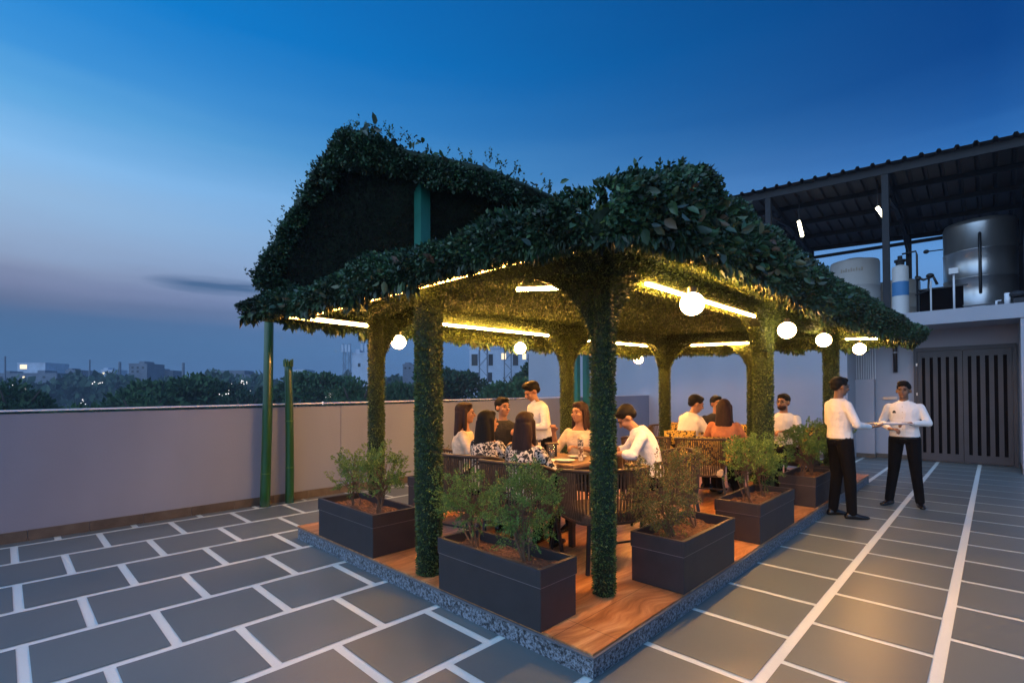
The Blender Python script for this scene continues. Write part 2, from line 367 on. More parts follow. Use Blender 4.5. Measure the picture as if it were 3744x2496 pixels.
# ------------------------------------------------------------------ leaves
def unit(v): return v/np.maximum(np.linalg.norm(v, axis=1, keepdims=True), 1e-9)
def leaves(P, D, S, w=.5, fold=.18, rnd=.5):
    """P points, D growth directions, S lengths -> folded 4-vertex leaves (two triangles)"""
    n = len(P); D = unit(D + rng.normal(0, rnd, (n, 3))); A = unit(np.cross(D, rng.normal(0, 1, (n, 3)))); B = np.cross(D, A)
    S = np.asarray(S)[:, None]*np.ones((n, 1))
    a = P; b = P + D*S*.5 + A*S*w*.5; c = P + D*S; d = P + D*S*.5 - A*S*w*.5 + B*S*fold
    V = np.stack([a, b, c, d], 1).reshape(-1, 3); i = np.arange(n)[:, None]*4
    return V, np.concatenate([i+[[0, 1, 2]], i+[[0, 2, 3]]], 0)
def broad(P, D, S, w=.5, fold=.1, rnd=.4):
    n = len(P); D = unit(D + rng.normal(0, rnd, (n, 3))); A = unit(np.cross(D, rng.normal(0, 1, (n, 3)))); B = np.cross(D, A); S = np.asarray(S)[:, None]*np.ones((n, 1))
    q = [(0, 0, 0), (.3, .42, 1), (.68, .38, 1), (1, 0, -.6), (.68, -.38, 1), (.3, -.42, 1), (.5, 0, -.3)]
    V = np.stack([P+D*S*a+A*S*w*b*1.15+B*S*fold*c*.8 for a, b, c in q], 1).reshape(-1, 3); i = np.arange(n)[:, None]*7
    return V, np.concatenate([i+[[6, k, (k+1) % 6]] for k in range(6)], 0)
def merge(parts):
    V, F, o = [], [], 0
    for v, f in parts: V.append(v); F.append(f+o); o += len(v)
    return np.concatenate(V), np.concatenate(F)
def sample_tris(V, T, n):
    V = np.asarray(V, float); T = np.asarray(T); a, b, c = V[T[:, 0]], V[T[:, 1]], V[T[:, 2]]
    cr = np.cross(b-a, c-a); ar = np.linalg.norm(cr, axis=1); k = rng.choice(len(T), n, p=ar/ar.sum())
    u, v = rng.random(n), rng.random(n); q = u+v > 1; u[q], v[q] = 1-u[q], 1-v[q]
    return a[k]+(b-a)[k]*u[:, None]+(c-a)[k]*v[:, None], unit(cr[k]), ar.sum()/2
def tris(fs):
    o = []
    for f in fs:
        for i in range(1, len(f)-1): o.append((f[0], f[i], f[i+1]))
    return np.array(o)
def grassy(name, mb, density, size, parent, kindmat=M_GRASS, rnd=.6, maxn=70000):
    """solid mesh with a coat of short blades, as one object with two materials"""
    T = tris(mb.f); V = np.array(mb.v); a, b, c = V[T[:, 0]], V[T[:, 1]], V[T[:, 2]]
    area = np.linalg.norm(np.cross(b-a, c-a), axis=1).sum()/2
    n = int(min(maxn, area*density)); P, Nn, _ = sample_tris(V, T, n)
    lv, lf = leaves(P, Nn, rng.uniform(.6, 1.3, n)*size, .45, .15, rnd)
    VV = np.concatenate([V, lv]); F = [T, lf+len(V)]
    o = npobj(name, VV, [np.concatenate(F)], [M_GBASE, kindmat], parent)
    mi = np.zeros(len(T)+len(lf), np.int32); mi[len(T):] = 1
    o.data.polygons.foreach_set('material_index', mi); o.data.update()
    return o

# ================================================================== SETTING
def sheet_grid():
    me = MB(); me.cur = 0
    x0, x1, y0, y1 = -6, 14.3, -6, 7.3
    me.box(x0, y0, -.3, x1, y1, 0)
    me.cur = 1
    yb = [-6.5, -5.8, -5.12, -4.44, -3.77, -3.1, -2.42, -1.75, -1.08, -.42, .24, .90, 1.56, 2.21, 2.86, 3.54, 4.225, 4.915, 5.62, 6.355, 7.06, 7.42]
    phase = {10: .425, 11: .095, 15: .095}      # row index -> x of a joint
    for r in range(len(yb)-1):
        ph = .425 if (r % 2 == 0) else .095
        if r == 20: ph = .425
        lo, hi = yb[r]+.03, yb[r+1]-.03
        hi = min(hi, 7.29)
        if lo < y0: lo = y0
        ks = range(-10, 24)
        for k in ks:
            a = ph+.655*k+.0012*max(0, k)**1.2; b = ph+.655*(k+1)+.0012*max(0, k+1)**1.2
            wj = .028 if a < 2.2 else .022
            xa, xb = max(a+wj, x0), min(b-wj, x1)
            if xb-xa < .05 or hi-lo < .03: continue
            me.add([(xa, lo, .004), (xb, lo, .004), (xb, hi, .004), (xa, hi, .004)], [(0, 1, 2, 3)])
    o = me.build('terrace_floor', [M_BAND, M_TILE]); tag(o, kind='structure')
sheet_grid()
# outside ground far below the roof terrace
g = MB(); g.add([(-2500, -2500, -12), (2500, -2500, -12), (2500, 2500, -12), (-2500, 2500, -12)], [(0, 1, 2, 3)])
tag(g.build('ground', M_HILL), kind='structure')
# block of the building carrying the terrace
g = MB(); g.box(-5.9, -5.9, -11.99, 30, 7.42, -.31); t = tag(g.build('lower_building', M_WALL), 'lower storeys of the building that carry the roof terrace', 'building')

# raised deck
g = MB(); g.cur = 0
g.box(2.175, 1.53, .005, 10.15, 5.25, .118)
g.cur = 1
g.box(2.155, 1.512, .118, 10.17, 5.27, .128)
dk = g.build('deck_platform', [M_GRAN, mat('granite_lip', (.12, .13, .15), .3)]); tag(dk, kind='structure')
g = MB(); g.box(2.17, 1.527, .1285, 10.155, 5.255, .14); tag(g.build('deck_floor', M_DECK), kind='structure')

# parapet with a slightly rising top
t = thing('parapet_wall', 'long lilac plastered parapet with white coping along the terrace edge', 'wall', (0, 7.26, 0))
def ztop(x): return 1.305+.0135*x if x > 0 else 1.305
g = MB()
for a, b in ((-6, 3.66), (3.66, 13.2)):
    yy = 7.262 if a < 0 else 7.25
    g.hexa([(a, yy, 0), (b, yy, 0), (b, 7.42, 0), (a, 7.42, 0)], [(a, yy, ztop(a)-.012), (b, yy, ztop(b)-.012), (b, 7.42, ztop(b)-.012), (a, 7.42, ztop(a)-.012)])
g.build('wall_face', M_WALL, t)
g = MB(); g.hexa([(-6, 7.243, ztop(-6)-.012), (13.19, 7.243, ztop(13.2)-.012), (13.19, 7.43, ztop(13.2)-.012), (-6, 7.43, ztop(-6)-.012)], [(-6, 7.243, ztop(-6)+.004), (13.19, 7.243, ztop(13.2)+.004), (13.19, 7.43, ztop(13.2)+.004), (-6, 7.43, ztop(-6)+.004)])
g.build('coping', M_COPE, t)
g = MB()
for k in range(-13, 28):
    a = .2+.49*k; a = max(a, -6); b = min(.2+.49*(k+1)-.005, 13.19)
    if b > a: g.box(a, 7.236, .005, b, 7.2495, .115)
g.build('skirting', M_SKIRT, t)

# ------------------------------------------------------------------ service building
B = thing('service_building', 'lilac rooftop service building with recessed gate bay', 'building', (13.2, 3, 0))
g = MB()
g.box(13.2, 2.36, 0, 13.5, 12, 3.35)                       # wall left of the recess
g.box(13.5, 2.36, 0, 14.3, 2.56, 2.9)                      # recess cheek
g.box(14.3, -.36, 0, 14.5, 2.8, 2.9)                       # back of recess (gate stands before it)
g.box(13.08, -6.0, 0, 14.5, -.36, 2.88)                    # pier on the right
g.box(14.08, 2.0, 0, 14.299, 2.359, 1.83)
B1 = g.build('wall', M_WALL2, B)
g = MB(); g.box(13.06, -6.0, 2.885, 14.5, 2.359, 3.16); g.box(13.5, 2.359, 2.905, 14.5, 12, 3.0); g.box(14.5, -6.0, 2.88, 30, 12, 2.98)
g.build('roof_slab', M_WALL2, B)
g = MB()
for k in range(8): g.box(13.19, 2.4+k*.6, .005, 13.1995, 2.99+k*.6, .11)
g.build('skirting', M_SKIRT, B)
for a in ((14.07, 2.0, 14.0795, 2.355), (14.09, 1.988, 14.29, 1.9995), (14.288, 1.3, 14.2995, 1.985), (13.068, -5.9, 13.0795, -.37), (13.09, -.3595, 14.2, -.349)): g = MB(); g.box(a[0], a[1], .005, a[2], a[3], .105); g.build('skirting', M_SKIRT, B)
# gate
G = thing('slatted_gate', 'grey double gate with tall vertical slots in the recessed bay', 'gate', (14.24, .48, 0))
g = MB()
for a, b, c, d in ((-.33, -.27, 0, 2.5), (1.23, 1.29, 0, 2.5)): g.box(14.2, a, c, 14.29, b, d)
g.box(14.2, -.27, 2.42, 14.29, 1.23, 2.5); g.build('frame', M_GATE, G)
for ya, yb_ in ((.485, 1.225), (-.265, .475)):
    g = MB(); g.box(14.215, ya, .03, 14.25, yb_, .19); g.box(14.215, ya, 2.28, 14.25, yb_, 2.415)
    ns = 5; w = yb_-ya; sl_w = .058; gap = (w-ns*sl_w)/(ns+1)
    for k in range(ns+1): g.box(14.215, ya+k*(gap+sl_w), .19, 14.25, ya+k*(gap+sl_w)+gap, 2.28)
    lf = g.build('gate_leaf', M_GATE, G)
g = MB(); g.box(14.262, -.26, .02, 14.285, 1.22, 2.41); g.build('backing', M_MATTE, G)
for z in (.35, 1.1, 1.45, 2.1): g = MB(); g.box(14.19, 1.225, z, 14.215, 1.25, z+.06); g.build('hinge', M_METAL, G)
g = MB(); g.box(14.195, .5, 1.12, 14.214, .54, 1.2); g.build('handle', M_GATE, G)
# conduits, downpipe, sign plate
t = thing('conduit_bundle', 'bundle of thin white conduits rising from the low wall block', 'pipes', (14.2, 2.1, 1.83))
g = MB()
for k in range(9):
    y = 1.99+.045*k; g.tube([(14.22, y, 1.83), (14.22, y+.008*math.sin(k), 2.3), (14.22, y, 2.88)], .009, 6)
g.build('conduit', M_WPIPE, t)
t = thing('downpipe', 'short black drain pipe hanging below the roof edge left of the gate', 'pipe', (14.2, 1.62, 2.0))
g = MB(); g.tube([(14.25, 1.62, 2.88), (14.25, 1.62, 1.98)], .04, 10); g.build('pipe', M_BLACK, t, True)
g = MB(); g.tube([(14.25, 1.62, 2.42), (14.25, 1.62, 2.44)], .048, 10); g.build('bracket', M_WPIPE, t)
t = thing('wall_plate', 'small metal plate on the wall beside the low block', 'sign', (14.28, 1.7, 1.4))
g = MB(); g.box(14.27, 1.6, 1.36, 14.298, 1.86, 1.42); g.build('plate', M_METAL, t)

# ------------------------------------------------------------------ roof shed
S = thing('roof_shed', 'open black steel shed with corrugated sheet roof above the tanks', 'shed', (16, 3, 3))
def ez(y): return 6.66+.06*(y-1.5)            # front eave height
g = MB()
ya, yb_ = -.9, 12.0; x0, x1 = 13.95, 18.7
yy = ya; prof = []
while yy < yb_:
    prof += [(yy, 0), (yy+.19, 0), (yy+.215, .055), (yy+.265, .055), (yy+.29, 0)]; yy += .29
vs = []
for y, h in prof:
    z0 = ez(y)+.06; z1 = z0-.62
    vs += [(x0, y, z0+h), (x1, y, z1+h)]
fs = [(2*i, 2*i+1, 2*i+3, 2*i+2) for i in range(len(prof)-1)]
g.add(vs, fs); g.build('roof_sheet', M_SHEET, S)
def roofz(x, y): return ez(y)+.06-.62*(x-x0)/(x1-x0)
for k, x in enumerate((14.15, 15.2, 16.3, 17.4, 18.5)):
    g = MB(); g.beam((x, ya, roofz(x, ya)-.07), (x, yb_, roofz(x, yb_)-.07), .06, .12 if k else .2); g.build('purlin', M_DARKM, S)
for y in (-.55, 1.75, 4.25, 6.8, 9.4):
    g = MB(); g.beam((14.2, y, roofz(14.2, y)-.2), (18.5, y, roofz(18.5, y)-.2), .08, .12)
    g.beam((14.2, y, roofz(14.2, y)-.62), (15.9, y, roofz(16, y)-.24), .06, .06); g.beam((15.2, y, roofz(15.2, y)-.25), (14.9, y, roofz(14.9, y)-.5), .05, .05)
    g.beam((16.6, y, roofz(16.6, y)-.25), (18.4, y, roofz(18.4, y)-.65), .05, .05)
    g.build('truss', M_DARKM, S)
    for x in (14.2, 18.5):
        g = MB(); wv = .13
        g.box(x-wv/2, y-wv/2, 2.99 if x > 14.6 else 3.17, x+wv/2, y+wv/2, roofz(x, y)-.12); g.build('post', M_DARKM, S)
g = MB(); g.beam((18.5, ya, 5.85), (18.5, yb_, 6.1), .07, .09); g.build('rail', M_DARKM, S)
g = MB(); g.box(14.3, -.62, 3.2, 18.4, -.58, 6.4); g.build('end_sheet', M_DARKM, S)
for i, (p, q, lb) in enumerate((((14.6, 3.64, 6.04), (14.6, 3.56, 5.62), 'lit tube lamp in the shed roof nearer the pergola'), ((14.6, 1.96, 5.955), (14.6, 1.81, 5.65), 'lit tube lamp in the shed roof beside the tall post'))):
    t = thing('tube_lamp', lb, 'lamp', p)
    g = MB(); g.tube([p, q], .04, 8); g.build('tube', M_TUBE, t)
    g = MB(); a = Vector(p)+Vector((.05, 0, .03)); b = Vector(q)+Vector((.05, 0, -.03)); g.beam(a, b, .05, .03); g.beam(a, (a.x, a.y, roofz(a.x, a.y)-.03), .02, .02); g.build('fitting', M_DARKM, t)

def tank(name, label, cx, cy, z0, r, h, mt, ribs, dome=.12, n=40):
    t = thing(name, label, 'tank', (cx, cy, z0))
    pr = [(r, 0)]
    for z in ribs: pr += [(r, z-.012), (r*1.012, z-.006), (r*1.012, z+.006), (r, z+.012)]
    pr += [(r, h), (r*.96, h+dome*.5), (r*.3, h+dome), (.01, h+dome)]
    g = MB(); g.lathe((cx, cy, z0), pr, n); g.build('shell', mt, t, True); return t
t = tank('plastic_tank', 'large white ribbed plastic water tank on the roof', 17.7, 2.95, 2.98, .62, 2.35, M_WTANK, (.3, .75, 1.2, 1.65))
g = MB(); g.lathe((17.7, 2.95, 5.4), [(.25, 0), (.25, .09), (.01, .1)], 20); g.build('lid', M_BEIGE, t)
g = MB()
for k in range(9):
    a = math.pi+.2+.1*k-.55; g.beam((17.7+.63*math.cos(a), 2.95+.63*math.sin(a), 5.02), (17.7+.63*math.cos(a), 2.95+.63*math.sin(a), 5.12-.03*(k % 2)), .03, .02)
g.build('embossed_marks', M_BEIGE, t)
tank('plastic_tank', 'beige plastic water tank half hidden behind the white one', 18.6, 2.05, 2.98, .55, 1.75, M_BEIGE, (.5, 1.0, 1.4))
t = tank('pressure_vessel', 'slim white pressure vessel with blue band beside the shed post', 15.7, 1.66, 2.98, .17, 1.62, M_WTANK, (.1,), .12, 24)
g = MB(); g.lathe((15.7, 1.66, 2.98), [(.173, .95), (.173, 1.3)], 24, False); g.build('label_band', M_BLUE, t)
g = MB(); g.lathe((15.7, 1.66, 4.72), [(.09, 0), (.09, .06), (.12, .07), (.12, .12), (.05, .14), (.05, .22)], 16); g.build('valve_head', M_DARKM, t)
t = tank('steel_tank', 'big steel clad tank with one side in deep shade on the roof', 16.35, .22, 3.1, .66, 2.35, M_METAL, (.45, 1.1, 1.75), .2, 48)
g = MB(); g.tube([(15.72, .2, 5.2), (15.65, .2, 5.15), (15.65, .2, 3.9), (15.7, .2, 3.8)], .03, 8); g.build('gauge_pipe', M_BLACK, t, True)
for a in range(4): g = MB(); g.box(16.35+.55*math.cos(a*1.57+.8)-.06, .12+.55*math.sin(a*1.57+.8)-.06, 2.98, 16.35+.55*math.cos(a*1.57+.8)+.06, .12+.55*math.sin(a*1.57+.8)+.06, 3.1); g.build('foot', M_BLACK, t)
g = MB(); g.tube([(16.0, .86, 5.0), (15.95, 1.15, 5.0)], .015, 6); g.ell((15.95, 1.17, 5.0), (.06, .06, .05)); g.build('float_arm', M_BLACK, t)
t = thing('pipework', 'dark pump pipework with valves right of the slim vessel', 'pipes', (15.6, 1.3, 3))
g = MB(); g.tube([(15.7, 1.62, 4.98), (15.7, 1.35, 5.0), (15.7, 1.33, 4.9), (15.7, 1.33, 3.0)], .022, 8)
g.tube([(15.6, 1.36, 4.35), (15.6, 1.2, 4.25), (15.6, 1.02, 4.3), (15.6, .95, 4.1)], .03, 8); g.tube([(15.6, 1.36, 3.9), (15.6, 1.12, 3.98), (15.6, 1.1, 4.3)], .022, 8)
g.ell((15.6, 1.08, 4.33), (.08, .08, .06)); g.ell((15.6, 1.3, 4.3), (.06, .06, .06)); g.build('pipe', M_BLACK, t, True)
g = MB(); g.tube([(15.6, 1.07, 4.2), (15.6, 1.07, 3.0)], .018, 8); g.build('riser', M_WPIPE, t, True); g = MB(); g.tube([(14.8, .62, 4.2), (14.8, .62, 3.17)], .02, 8); g.build('riser', M_WPIPE, t, True)
g = MB(); g.box(14.72, .54, 4.15, 14.86, .7, 4.28); g.build('junction_box', M_WTANK, t)
t = thing('plant_cabinet', 'low black cabinet between the pipework and the steel tank', 'cabinet', (15.7, 1.0, 3))
g = MB(); g.box(15.75, .3, 2.985, 16.2, 1.3, 4.02); g.build('body', M_MATTE, t); g = MB(); g.box(15.72, .28, 4.02, 16.22, 1.32, 4.05); g.build('lid', M_BLACK, t)
t = thing('pump_set', 'small pumps and pipe stubs standing on the roof edge below the steel tank', 'pump', (14.2, -.1, 3.16))
g = MB(); g.tube([(13.6, -.05, 3.16), (13.6, -.05, 3.3), (13.6, -.12, 3.3)], .02, 8); g.build('pipe', M_WPIPE, t, True); g = MB(); g.tube([(13.5, .1, 3.2), (13.5, .3, 3.2)], .02, 8); g.build('pipe', M_WPIPE, t, True); g = MB(); g.tube([(13.5, -.2, 3.16), (13.5, -.2, 3.42)], .045, 10); g.build('pipe', M_WPIPE, t, True)
g = MB(); g.box(13.4, -.5, 3.16, 13.9, -.28, 3.3); g.ell((13.5, -.33, 3.38), (.1, .12, .07)); g.build('motor', M_DARKM, t)

# ================================================================== PERGOLA
PG = thing('grass_pergola', 'pergola with grass wrapped columns and a leafy vine canopy over the deck', 'pergola', (5.5, 3.2, .14))
CB = {  # columns: base xy, radius, flare directions
 'A': (2.29, 3.12, .098, []), 'B': (2.88, 1.93, .078, [(1, 0), (-.45, .9)]), 'C': (2.80, 4.75, .078, [(1, -.08)]),
 'D': (5.63, 4.38, .09, [(1, -.12), (-1, .05)]), 'E': (7.78, 3.98, .085, [(.3, -.95), (-1, .1)]), 'F': (5.95, 1.86, .098, [(-1, 0), (1, -.03)]),
 'F2': (8.25, 2.72, .085, [(0, 1)]), 'G': (8.2, 1.66, .09, [(-1, .05)])}
ZB = 2.33
for k, (x, y, r, fl) in CB.items():
    g = MB(); n = 14
    lean = rng.normal(0, .006, 2)
    pts = [(x, y, .141), (x+lean[0], y+lean[1], .9), (x, y, 1.7), (x, y, 2.36)]
    g.tube(pts, [r*.85, r, r*.98, r*1.05], n)
    for dx, dy in fl:
        l = math.hypot(dx, dy); dx /= l; dy /= l; Rr = .52; a0 = r*.6
        th = r*.75; nx, ny = -dy*th, dx*th; vs = []; K = 9
        for i in range(K):
            tt = math.pi/2*i/(K-1)
            u = a0 + Rr*(1-math.sin(tt)); z = ZB - Rr*1.15*(1-math.cos(tt))
            # quarter circle from (a0+R, ZB) to (a0, ZB-R)
            for s_ in (1, -1): vs.append((x+dx*u+nx*s_, y+dy*u+ny*s_, z))
            for s_ in (1, -1): vs.append((x+dx*u*.0+nx*s_*.9, y+dy*u*.0+ny*s_*.9, z) if False else (x+dx*a0*.3+nx*s_*.9, y+dy*a0*.3+ny*s_*.9, z))
        fs = []
        for i in range(K-1):
            o_ = 4*i; p_ = 4*(i+1)
            fs += [(o_, o_+1, p_+1, p_), (o_+2, o_, p_, p_+2), (o_+1, o_+3, p_+3, p_+1)]
        fs += [(0, 1, 3, 2)]
        cc = Vector(tuple(np.mean(np.array(vs), 0))); f2 = []
        for q in fs:
            a_, b_, c_3 = (Vector(vs[i]) for i in q[:3]); mid = sum((Vector(vs[i]) for i in q), Vector())/len(q)
            f2.append(q if (b_-a_).cross(c_3-a_).dot(mid-cc) > 0 else q[::-1])
        g.add(vs, f2)
    grassy('column', g, 9500, .022, PG, rnd=.75)
# beams between columns
def beam(a, b, name='beam'):
    g = MB(); g.beam((a[0], a[1], 2.43), (b[0], b[1], 2.43), .17, .2); grassy(name, g, 6500, .024, PG, rnd=.7)
for a, b in (('B', 'F'), ('F', 'G'), ('G', 'F2'), ('F2', 'E'), ('E', 'D'), ('D', 'C'), ('C', 'A'), ('A', 'B')): beam(CB[a], CB[b])

# canopy body: star shaped about its centre; edge points = x, y, z_bottom, z_top
EDGE = [(2.0,1.36,2.23,2.46),(2.25,1.34,2.29,2.56),(2.55,1.33,2.33,2.68),(2.85,1.33,2.35,2.80),(3.2,1.33,2.36,2.78),(3.85,1.33,2.36,2.78),(4.9,1.33,2.33,2.78),(6.5,1.30,2.30,2.78),
        (8.0,1.12,2.28,2.66),(9.2,.98,2.28,2.48),(9.95,.86,2.28,2.38),(9.75,1.7,2.25,2.5),(9.3,3.0,2.25,2.5),(8.9,4.1,2.24,2.5),(8.2,4.8,2.22,2.5),(6,4.95,2.2,2.5),(4,5.05,2.2,2.5),(3.1,5.25,2.22,2.48),
        (1.70,5.34,2.28,2.37),(1.96,4.7,2.285,2.43),(2.02,3.8,2.285,2.44),(2.02,2.9,2.285,2.43),(2.02,2.1,2.28,2.42)]
def resample(E, step=.12):
    out = []
    n = len(E)
    for i in range(n):
        a, b = np.array(E[i]), np.array(E[(i+1) % n]); k = max(1, int(np.linalg.norm((b-a)[:2])/step))
        for j in range(k): out.append(a+(b-a)*j/k)
    return np.array(out)
E2 = resample(EDGE); ne = len(E2); cen = np.array([5.4, 3.2])
rings = []
for s_, kind in ((1, 'b'), (.97, 'b'), (.9, 'u'), (.8, 'u'), (.55, 'u'), (.25, 'u'), (0, 'u')):
    xy = cen+(E2[:, :2]-cen)*s_; z = E2[:, 2]+.02 if kind == 'b' else np.full(ne, 2.50 if s_ < .85 else 2.44)
    rings.append(np.c_[xy, z])
inner_u = len(rings)
tops = []
for s_, dz in ((1, 0), (.96, .05), (.85, .04), (.6, 0), (.3, 0), (0, 0)):
    xy = cen+(E2[:, :2]-cen)*s_; zt = E2[:, 3]*s_+2.62*(1-s_)+dz-.06 if s_ > .8 else np.full(ne, 2.62)
    tops.append(np.c_[xy, np.maximum(zt, E2[:, 2]+.05) if s_ == 1 else zt])
Vc = np.concatenate(rings+tops); Fu = []; Ft = []
def ringfaces(i, j, flip):
    a = np.arange(ne); b = (a+1) % ne
    q = np.c_[i*ne+a, i*ne+b, j*ne+b, j*ne+a]
    return q[:, ::-1] if flip else q
for i in range(inner_u-1): Fu.append(ringfaces(i, i+1, True))
for i in range(len(tops)-1): Ft.append(ringfaces(inner_u+i, inner_u+i+1, False))
side = ringfaces(0, inner_u, False)
CAN = npobj('canopy', Vc, [np.concatenate(Fu+Ft+[side])], M_GBASE, PG)
# grass mat of the ceiling
Tu = np.concatenate([np.c_[f[:, 0], f[:, 1], f[:, 2]] for f in Fu]+[np.c_[f[:, 0], f[:, 2], f[:, 3]] for f in Fu])
P, Nn, ar = sample_tris(Vc, Tu, 90000); Nn = np.where(Nn[:, 2:3] > 0, -Nn, Nn)
v, f = leaves(P, Nn, rng.uniform(.6, 1.3, len(P))*.03, .42, .15, .65)
Te = np.concatenate([np.c_[q[:, 0], q[:, 1], q[:, 2]] for q in Fu[:3]]+[np.c_[q[:, 0], q[:, 2], q[:, 3]] for q in Fu[:3]]+[np.c_[side[:, 0], side[:, 1], side[:, 2]], np.c_[side[:, 0], side[:, 2], side[:, 3]]])
P2, N2, ar = sample_tris(Vc, Te, 34000); N2 = np.where(N2[:, 2:3] > 0, -N2, N2); v, f = merge([(v, f), leaves(P2, N2, rng.uniform(.6, 1.4, len(P2))*.036, .42, .15, .7)])
npobj('ceiling_grass', v, [f], M_GRASS, PG)

def fbm(p, s, seed=0):
    r_ = np.random.default_rng(seed); out = 0
    for o_ in range(3):
        k = r_.normal(0, s*(2**o_), (6, p.shape[1])); ph = r_.random(6)*6.28
        out = out + (np.sin(p @ k.T + ph).mean(1))*(.6**o_)
    return out
# vine leaves round the rim
cum = np.concatenate([[0], np.cumsum(np.linalg.norm(np.diff(np.r_[E2, E2[:1]][:, :2], axis=0), axis=1))])
def rim_points(n, s0, s1):
    s_ = rng.uniform(s0, s1, n)*cum[-1]; i = np.clip(np.searchsorted(cum, s_)-1, 0, ne-1); t_ = (s_-cum[i])/(cum[i+1]-cum[i])
    e = np.r_[E2, E2[:1]]; p = e[i]*(1-t_[:, None])+e[i+1]*t_[:, None]
    d = unit(e[i+1][:, :2]-e[i][:, :2]); nrm = np.c_[d[:, 1], -d[:, 0]]
    out = cen[None]-p[:, :2]; sg = np.sign((nrm*out).sum(1))[:, None]; nrm = -nrm*sg
    return p, nrm, s_
front_len = 0
for i in range(ne):
    if E2[i][0] > 9.9 and E2[i][1] < .95: front_len = cum[i]; break
fr = front_len/cum[-1]
def rim(n, s0, s1, size, big=False, drop=0.0):
    p, nr, s_ = rim_points(n, s0, s1); h = rng.random(n)**.85
    lump = fbm(np.c_[s_*2.2, h*3], 1.0, 3)*.09
    z = p[:, 2]-drop*rng.random(n)**2 + (p[:, 3]-p[:, 2]+.07+lump)*h
    off = (.10*np.sin(h*math.pi)+lump*.8+rng.normal(0, .018, n)) + .0
    P = np.c_[p[:, :2]+nr*off[:, None], z]
    D = np.c_[nr*(.8), (h-.45)*1.4+(.0 if not big else -.5)]
    return leaves(P, D, rng.uniform(.6, 1.4, n)*size, .55 if not big else .48, .2, .7)
parts = [rim(52000, 0, fr, .031), rim(14000, fr, .72, .036), rim(32000, .72, 1.0, .029)]
# shaggy lower fringe
def fringe(n, s0, s1, ln):
    p, nr, s_ = rim_points(n, s0, s1)
    P = np.c_[p[:, :2]+nr*rng.uniform(-.06, .06, n)[:, None], p[:, 2]+.03-rng.random(n)*.01]
    k = .35+.65*np.clip(.5+fbm(np.c_[s_*6, s_*0], 1.5, 8), 0, 1)
    return leaves(P, np.tile([0, 0, -1.0], (n, 1)), rng.uniform(.5, 1.3, n)*ln*k, .3, .1, .28)
parts += [fringe(2500, 0, fr, .09), fringe(5200, fr, .93, .12), fringe(1500, .93, 1, .07)]
# top cover
n = 42000; a = rng.integers(0, ne, n); s_ = rng.uniform(.25, 1.0, n)**.5
xy = cen+(E2[a, :2]-cen)*s_[:, None]
zt = np.where(s_ > .8, E2[a, 3]*s_+2.62*(1-s_)+.02, 2.64)
zt = np.maximum(zt, 2.36)
hump = .12*np.exp(-(((xy[:, 0]-3.1)/.55)**2+((xy[:, 1]-1.62)/.35)**2)) + .06*np.exp(-(((xy[:, 0]-5.5)/1.6)**2+((xy[:, 1]-1.6)/.5)**2))
zt = zt+hump+fbm(xy*2.5, 1, 5)*.06
P = np.c_[xy, zt+rng.random(n)*.05]
parts.append(leaves(P, np.c_[rng.normal(0, .6, (n, 2)), np.ones(n)], rng.uniform(.6, 1.4, n)*.036, .55, .2, .6))
# hump volume near the front corner
n = 13000; q = unit(rng.normal(0, 1, (n, 3)))*rng.uniform(.55, 1.05, (n, 1))
P = np.c_[3.02+q[:, 0]*.58, 1.5+q[:, 1]*.17, 2.70+q[:, 2]*.11]
parts.append(leaves(P, q, rng.uniform(.6, 1.4, n)*.034, .55, .2, .6))
v, f = merge(parts); npobj('vine_leaves', v, [f], M_VINE, PG)
# broad leaves and upright sprigs
def sprig(P0, n=9, h=.16):
    d = unit(np.array([[rng.normal(0, .35), rng.normal(0, .35), 1]]))[0]; t_ = np.linspace(.2, 1, n)
    return leaves(P0+d*h*t_[:, None], np.tile(d*.5, (n, 1))+rng.normal(0, .5, (n, 3)), np.full(n, .04), .5, .2, .3)
sp_ = []
for k in range(150):
    p, nr, s_ = rim_points(1, 0 if k < 95 else .75, fr if k < 95 else 1.0)
    sp_.append(sprig(np.array([p[0, 0]-nr[0, 0]*.12, p[0, 1]-nr[0, 1]*.12, p[0, 3]+.02+(.06*math.exp(-((p[0, 0]-3.05)/.5)**2) if p[0, 1] < 1.6 else 0)]), 9, rng.uniform(.06, .15)))
v, f = merge(sp_); npobj('sprigs', v, [f], M_VINE, PG)
bl = []
n = 300; p, nr, s_ = rim_points(n, .01, fr*.62); h = rng.random(n)
keep = rng.random(n) < np.exp(-((p[:, 0]-3.0)/1.6)**2)+.16; p, nr, h = p[keep], nr[keep], h[keep]; n = len(p)
P = np.c_[p[:, :2]+nr*(.05+.08*np.sin(h*3.1))[:, None], p[:, 2]+.06+(p[:, 3]-p[:, 2]-.06)*h]
bl.append(broad(P, np.c_[nr*.9, -.7+1.0*h], rng.uniform(.05, .10, n), .52, .14, .5))
n = 12; P = np.c_[rng.uniform(2.5, 3.6, n), rng.uniform(1.3, 1.7, n), np.zeros(n)]; P[:, 2] = 2.60+.10*np.exp(-((P[:, 0]-3.05)/.5)**2)
bl.append(broad(P, np.c_[rng.normal(0, .35, (n, 2)), np.ones(n)], rng.uniform(.07, .13, n), .40, .1, .3))
n = 60; p, nr, s_ = rim_points(n, .78, 1.0); P = np.c_[p[:, :2]+nr*.12, p[:, 2]+(p[:, 3]-p[:, 2])*rng.random(n)]
bl.append(broad(P, np.c_[nr*.9, rng.normal(0, .5, n)], rng.uniform(.05, .1, n), .5, .14, .5))
v, f = merge(bl); npobj('broad_leaves', v, [f], M_VBIG, PG)

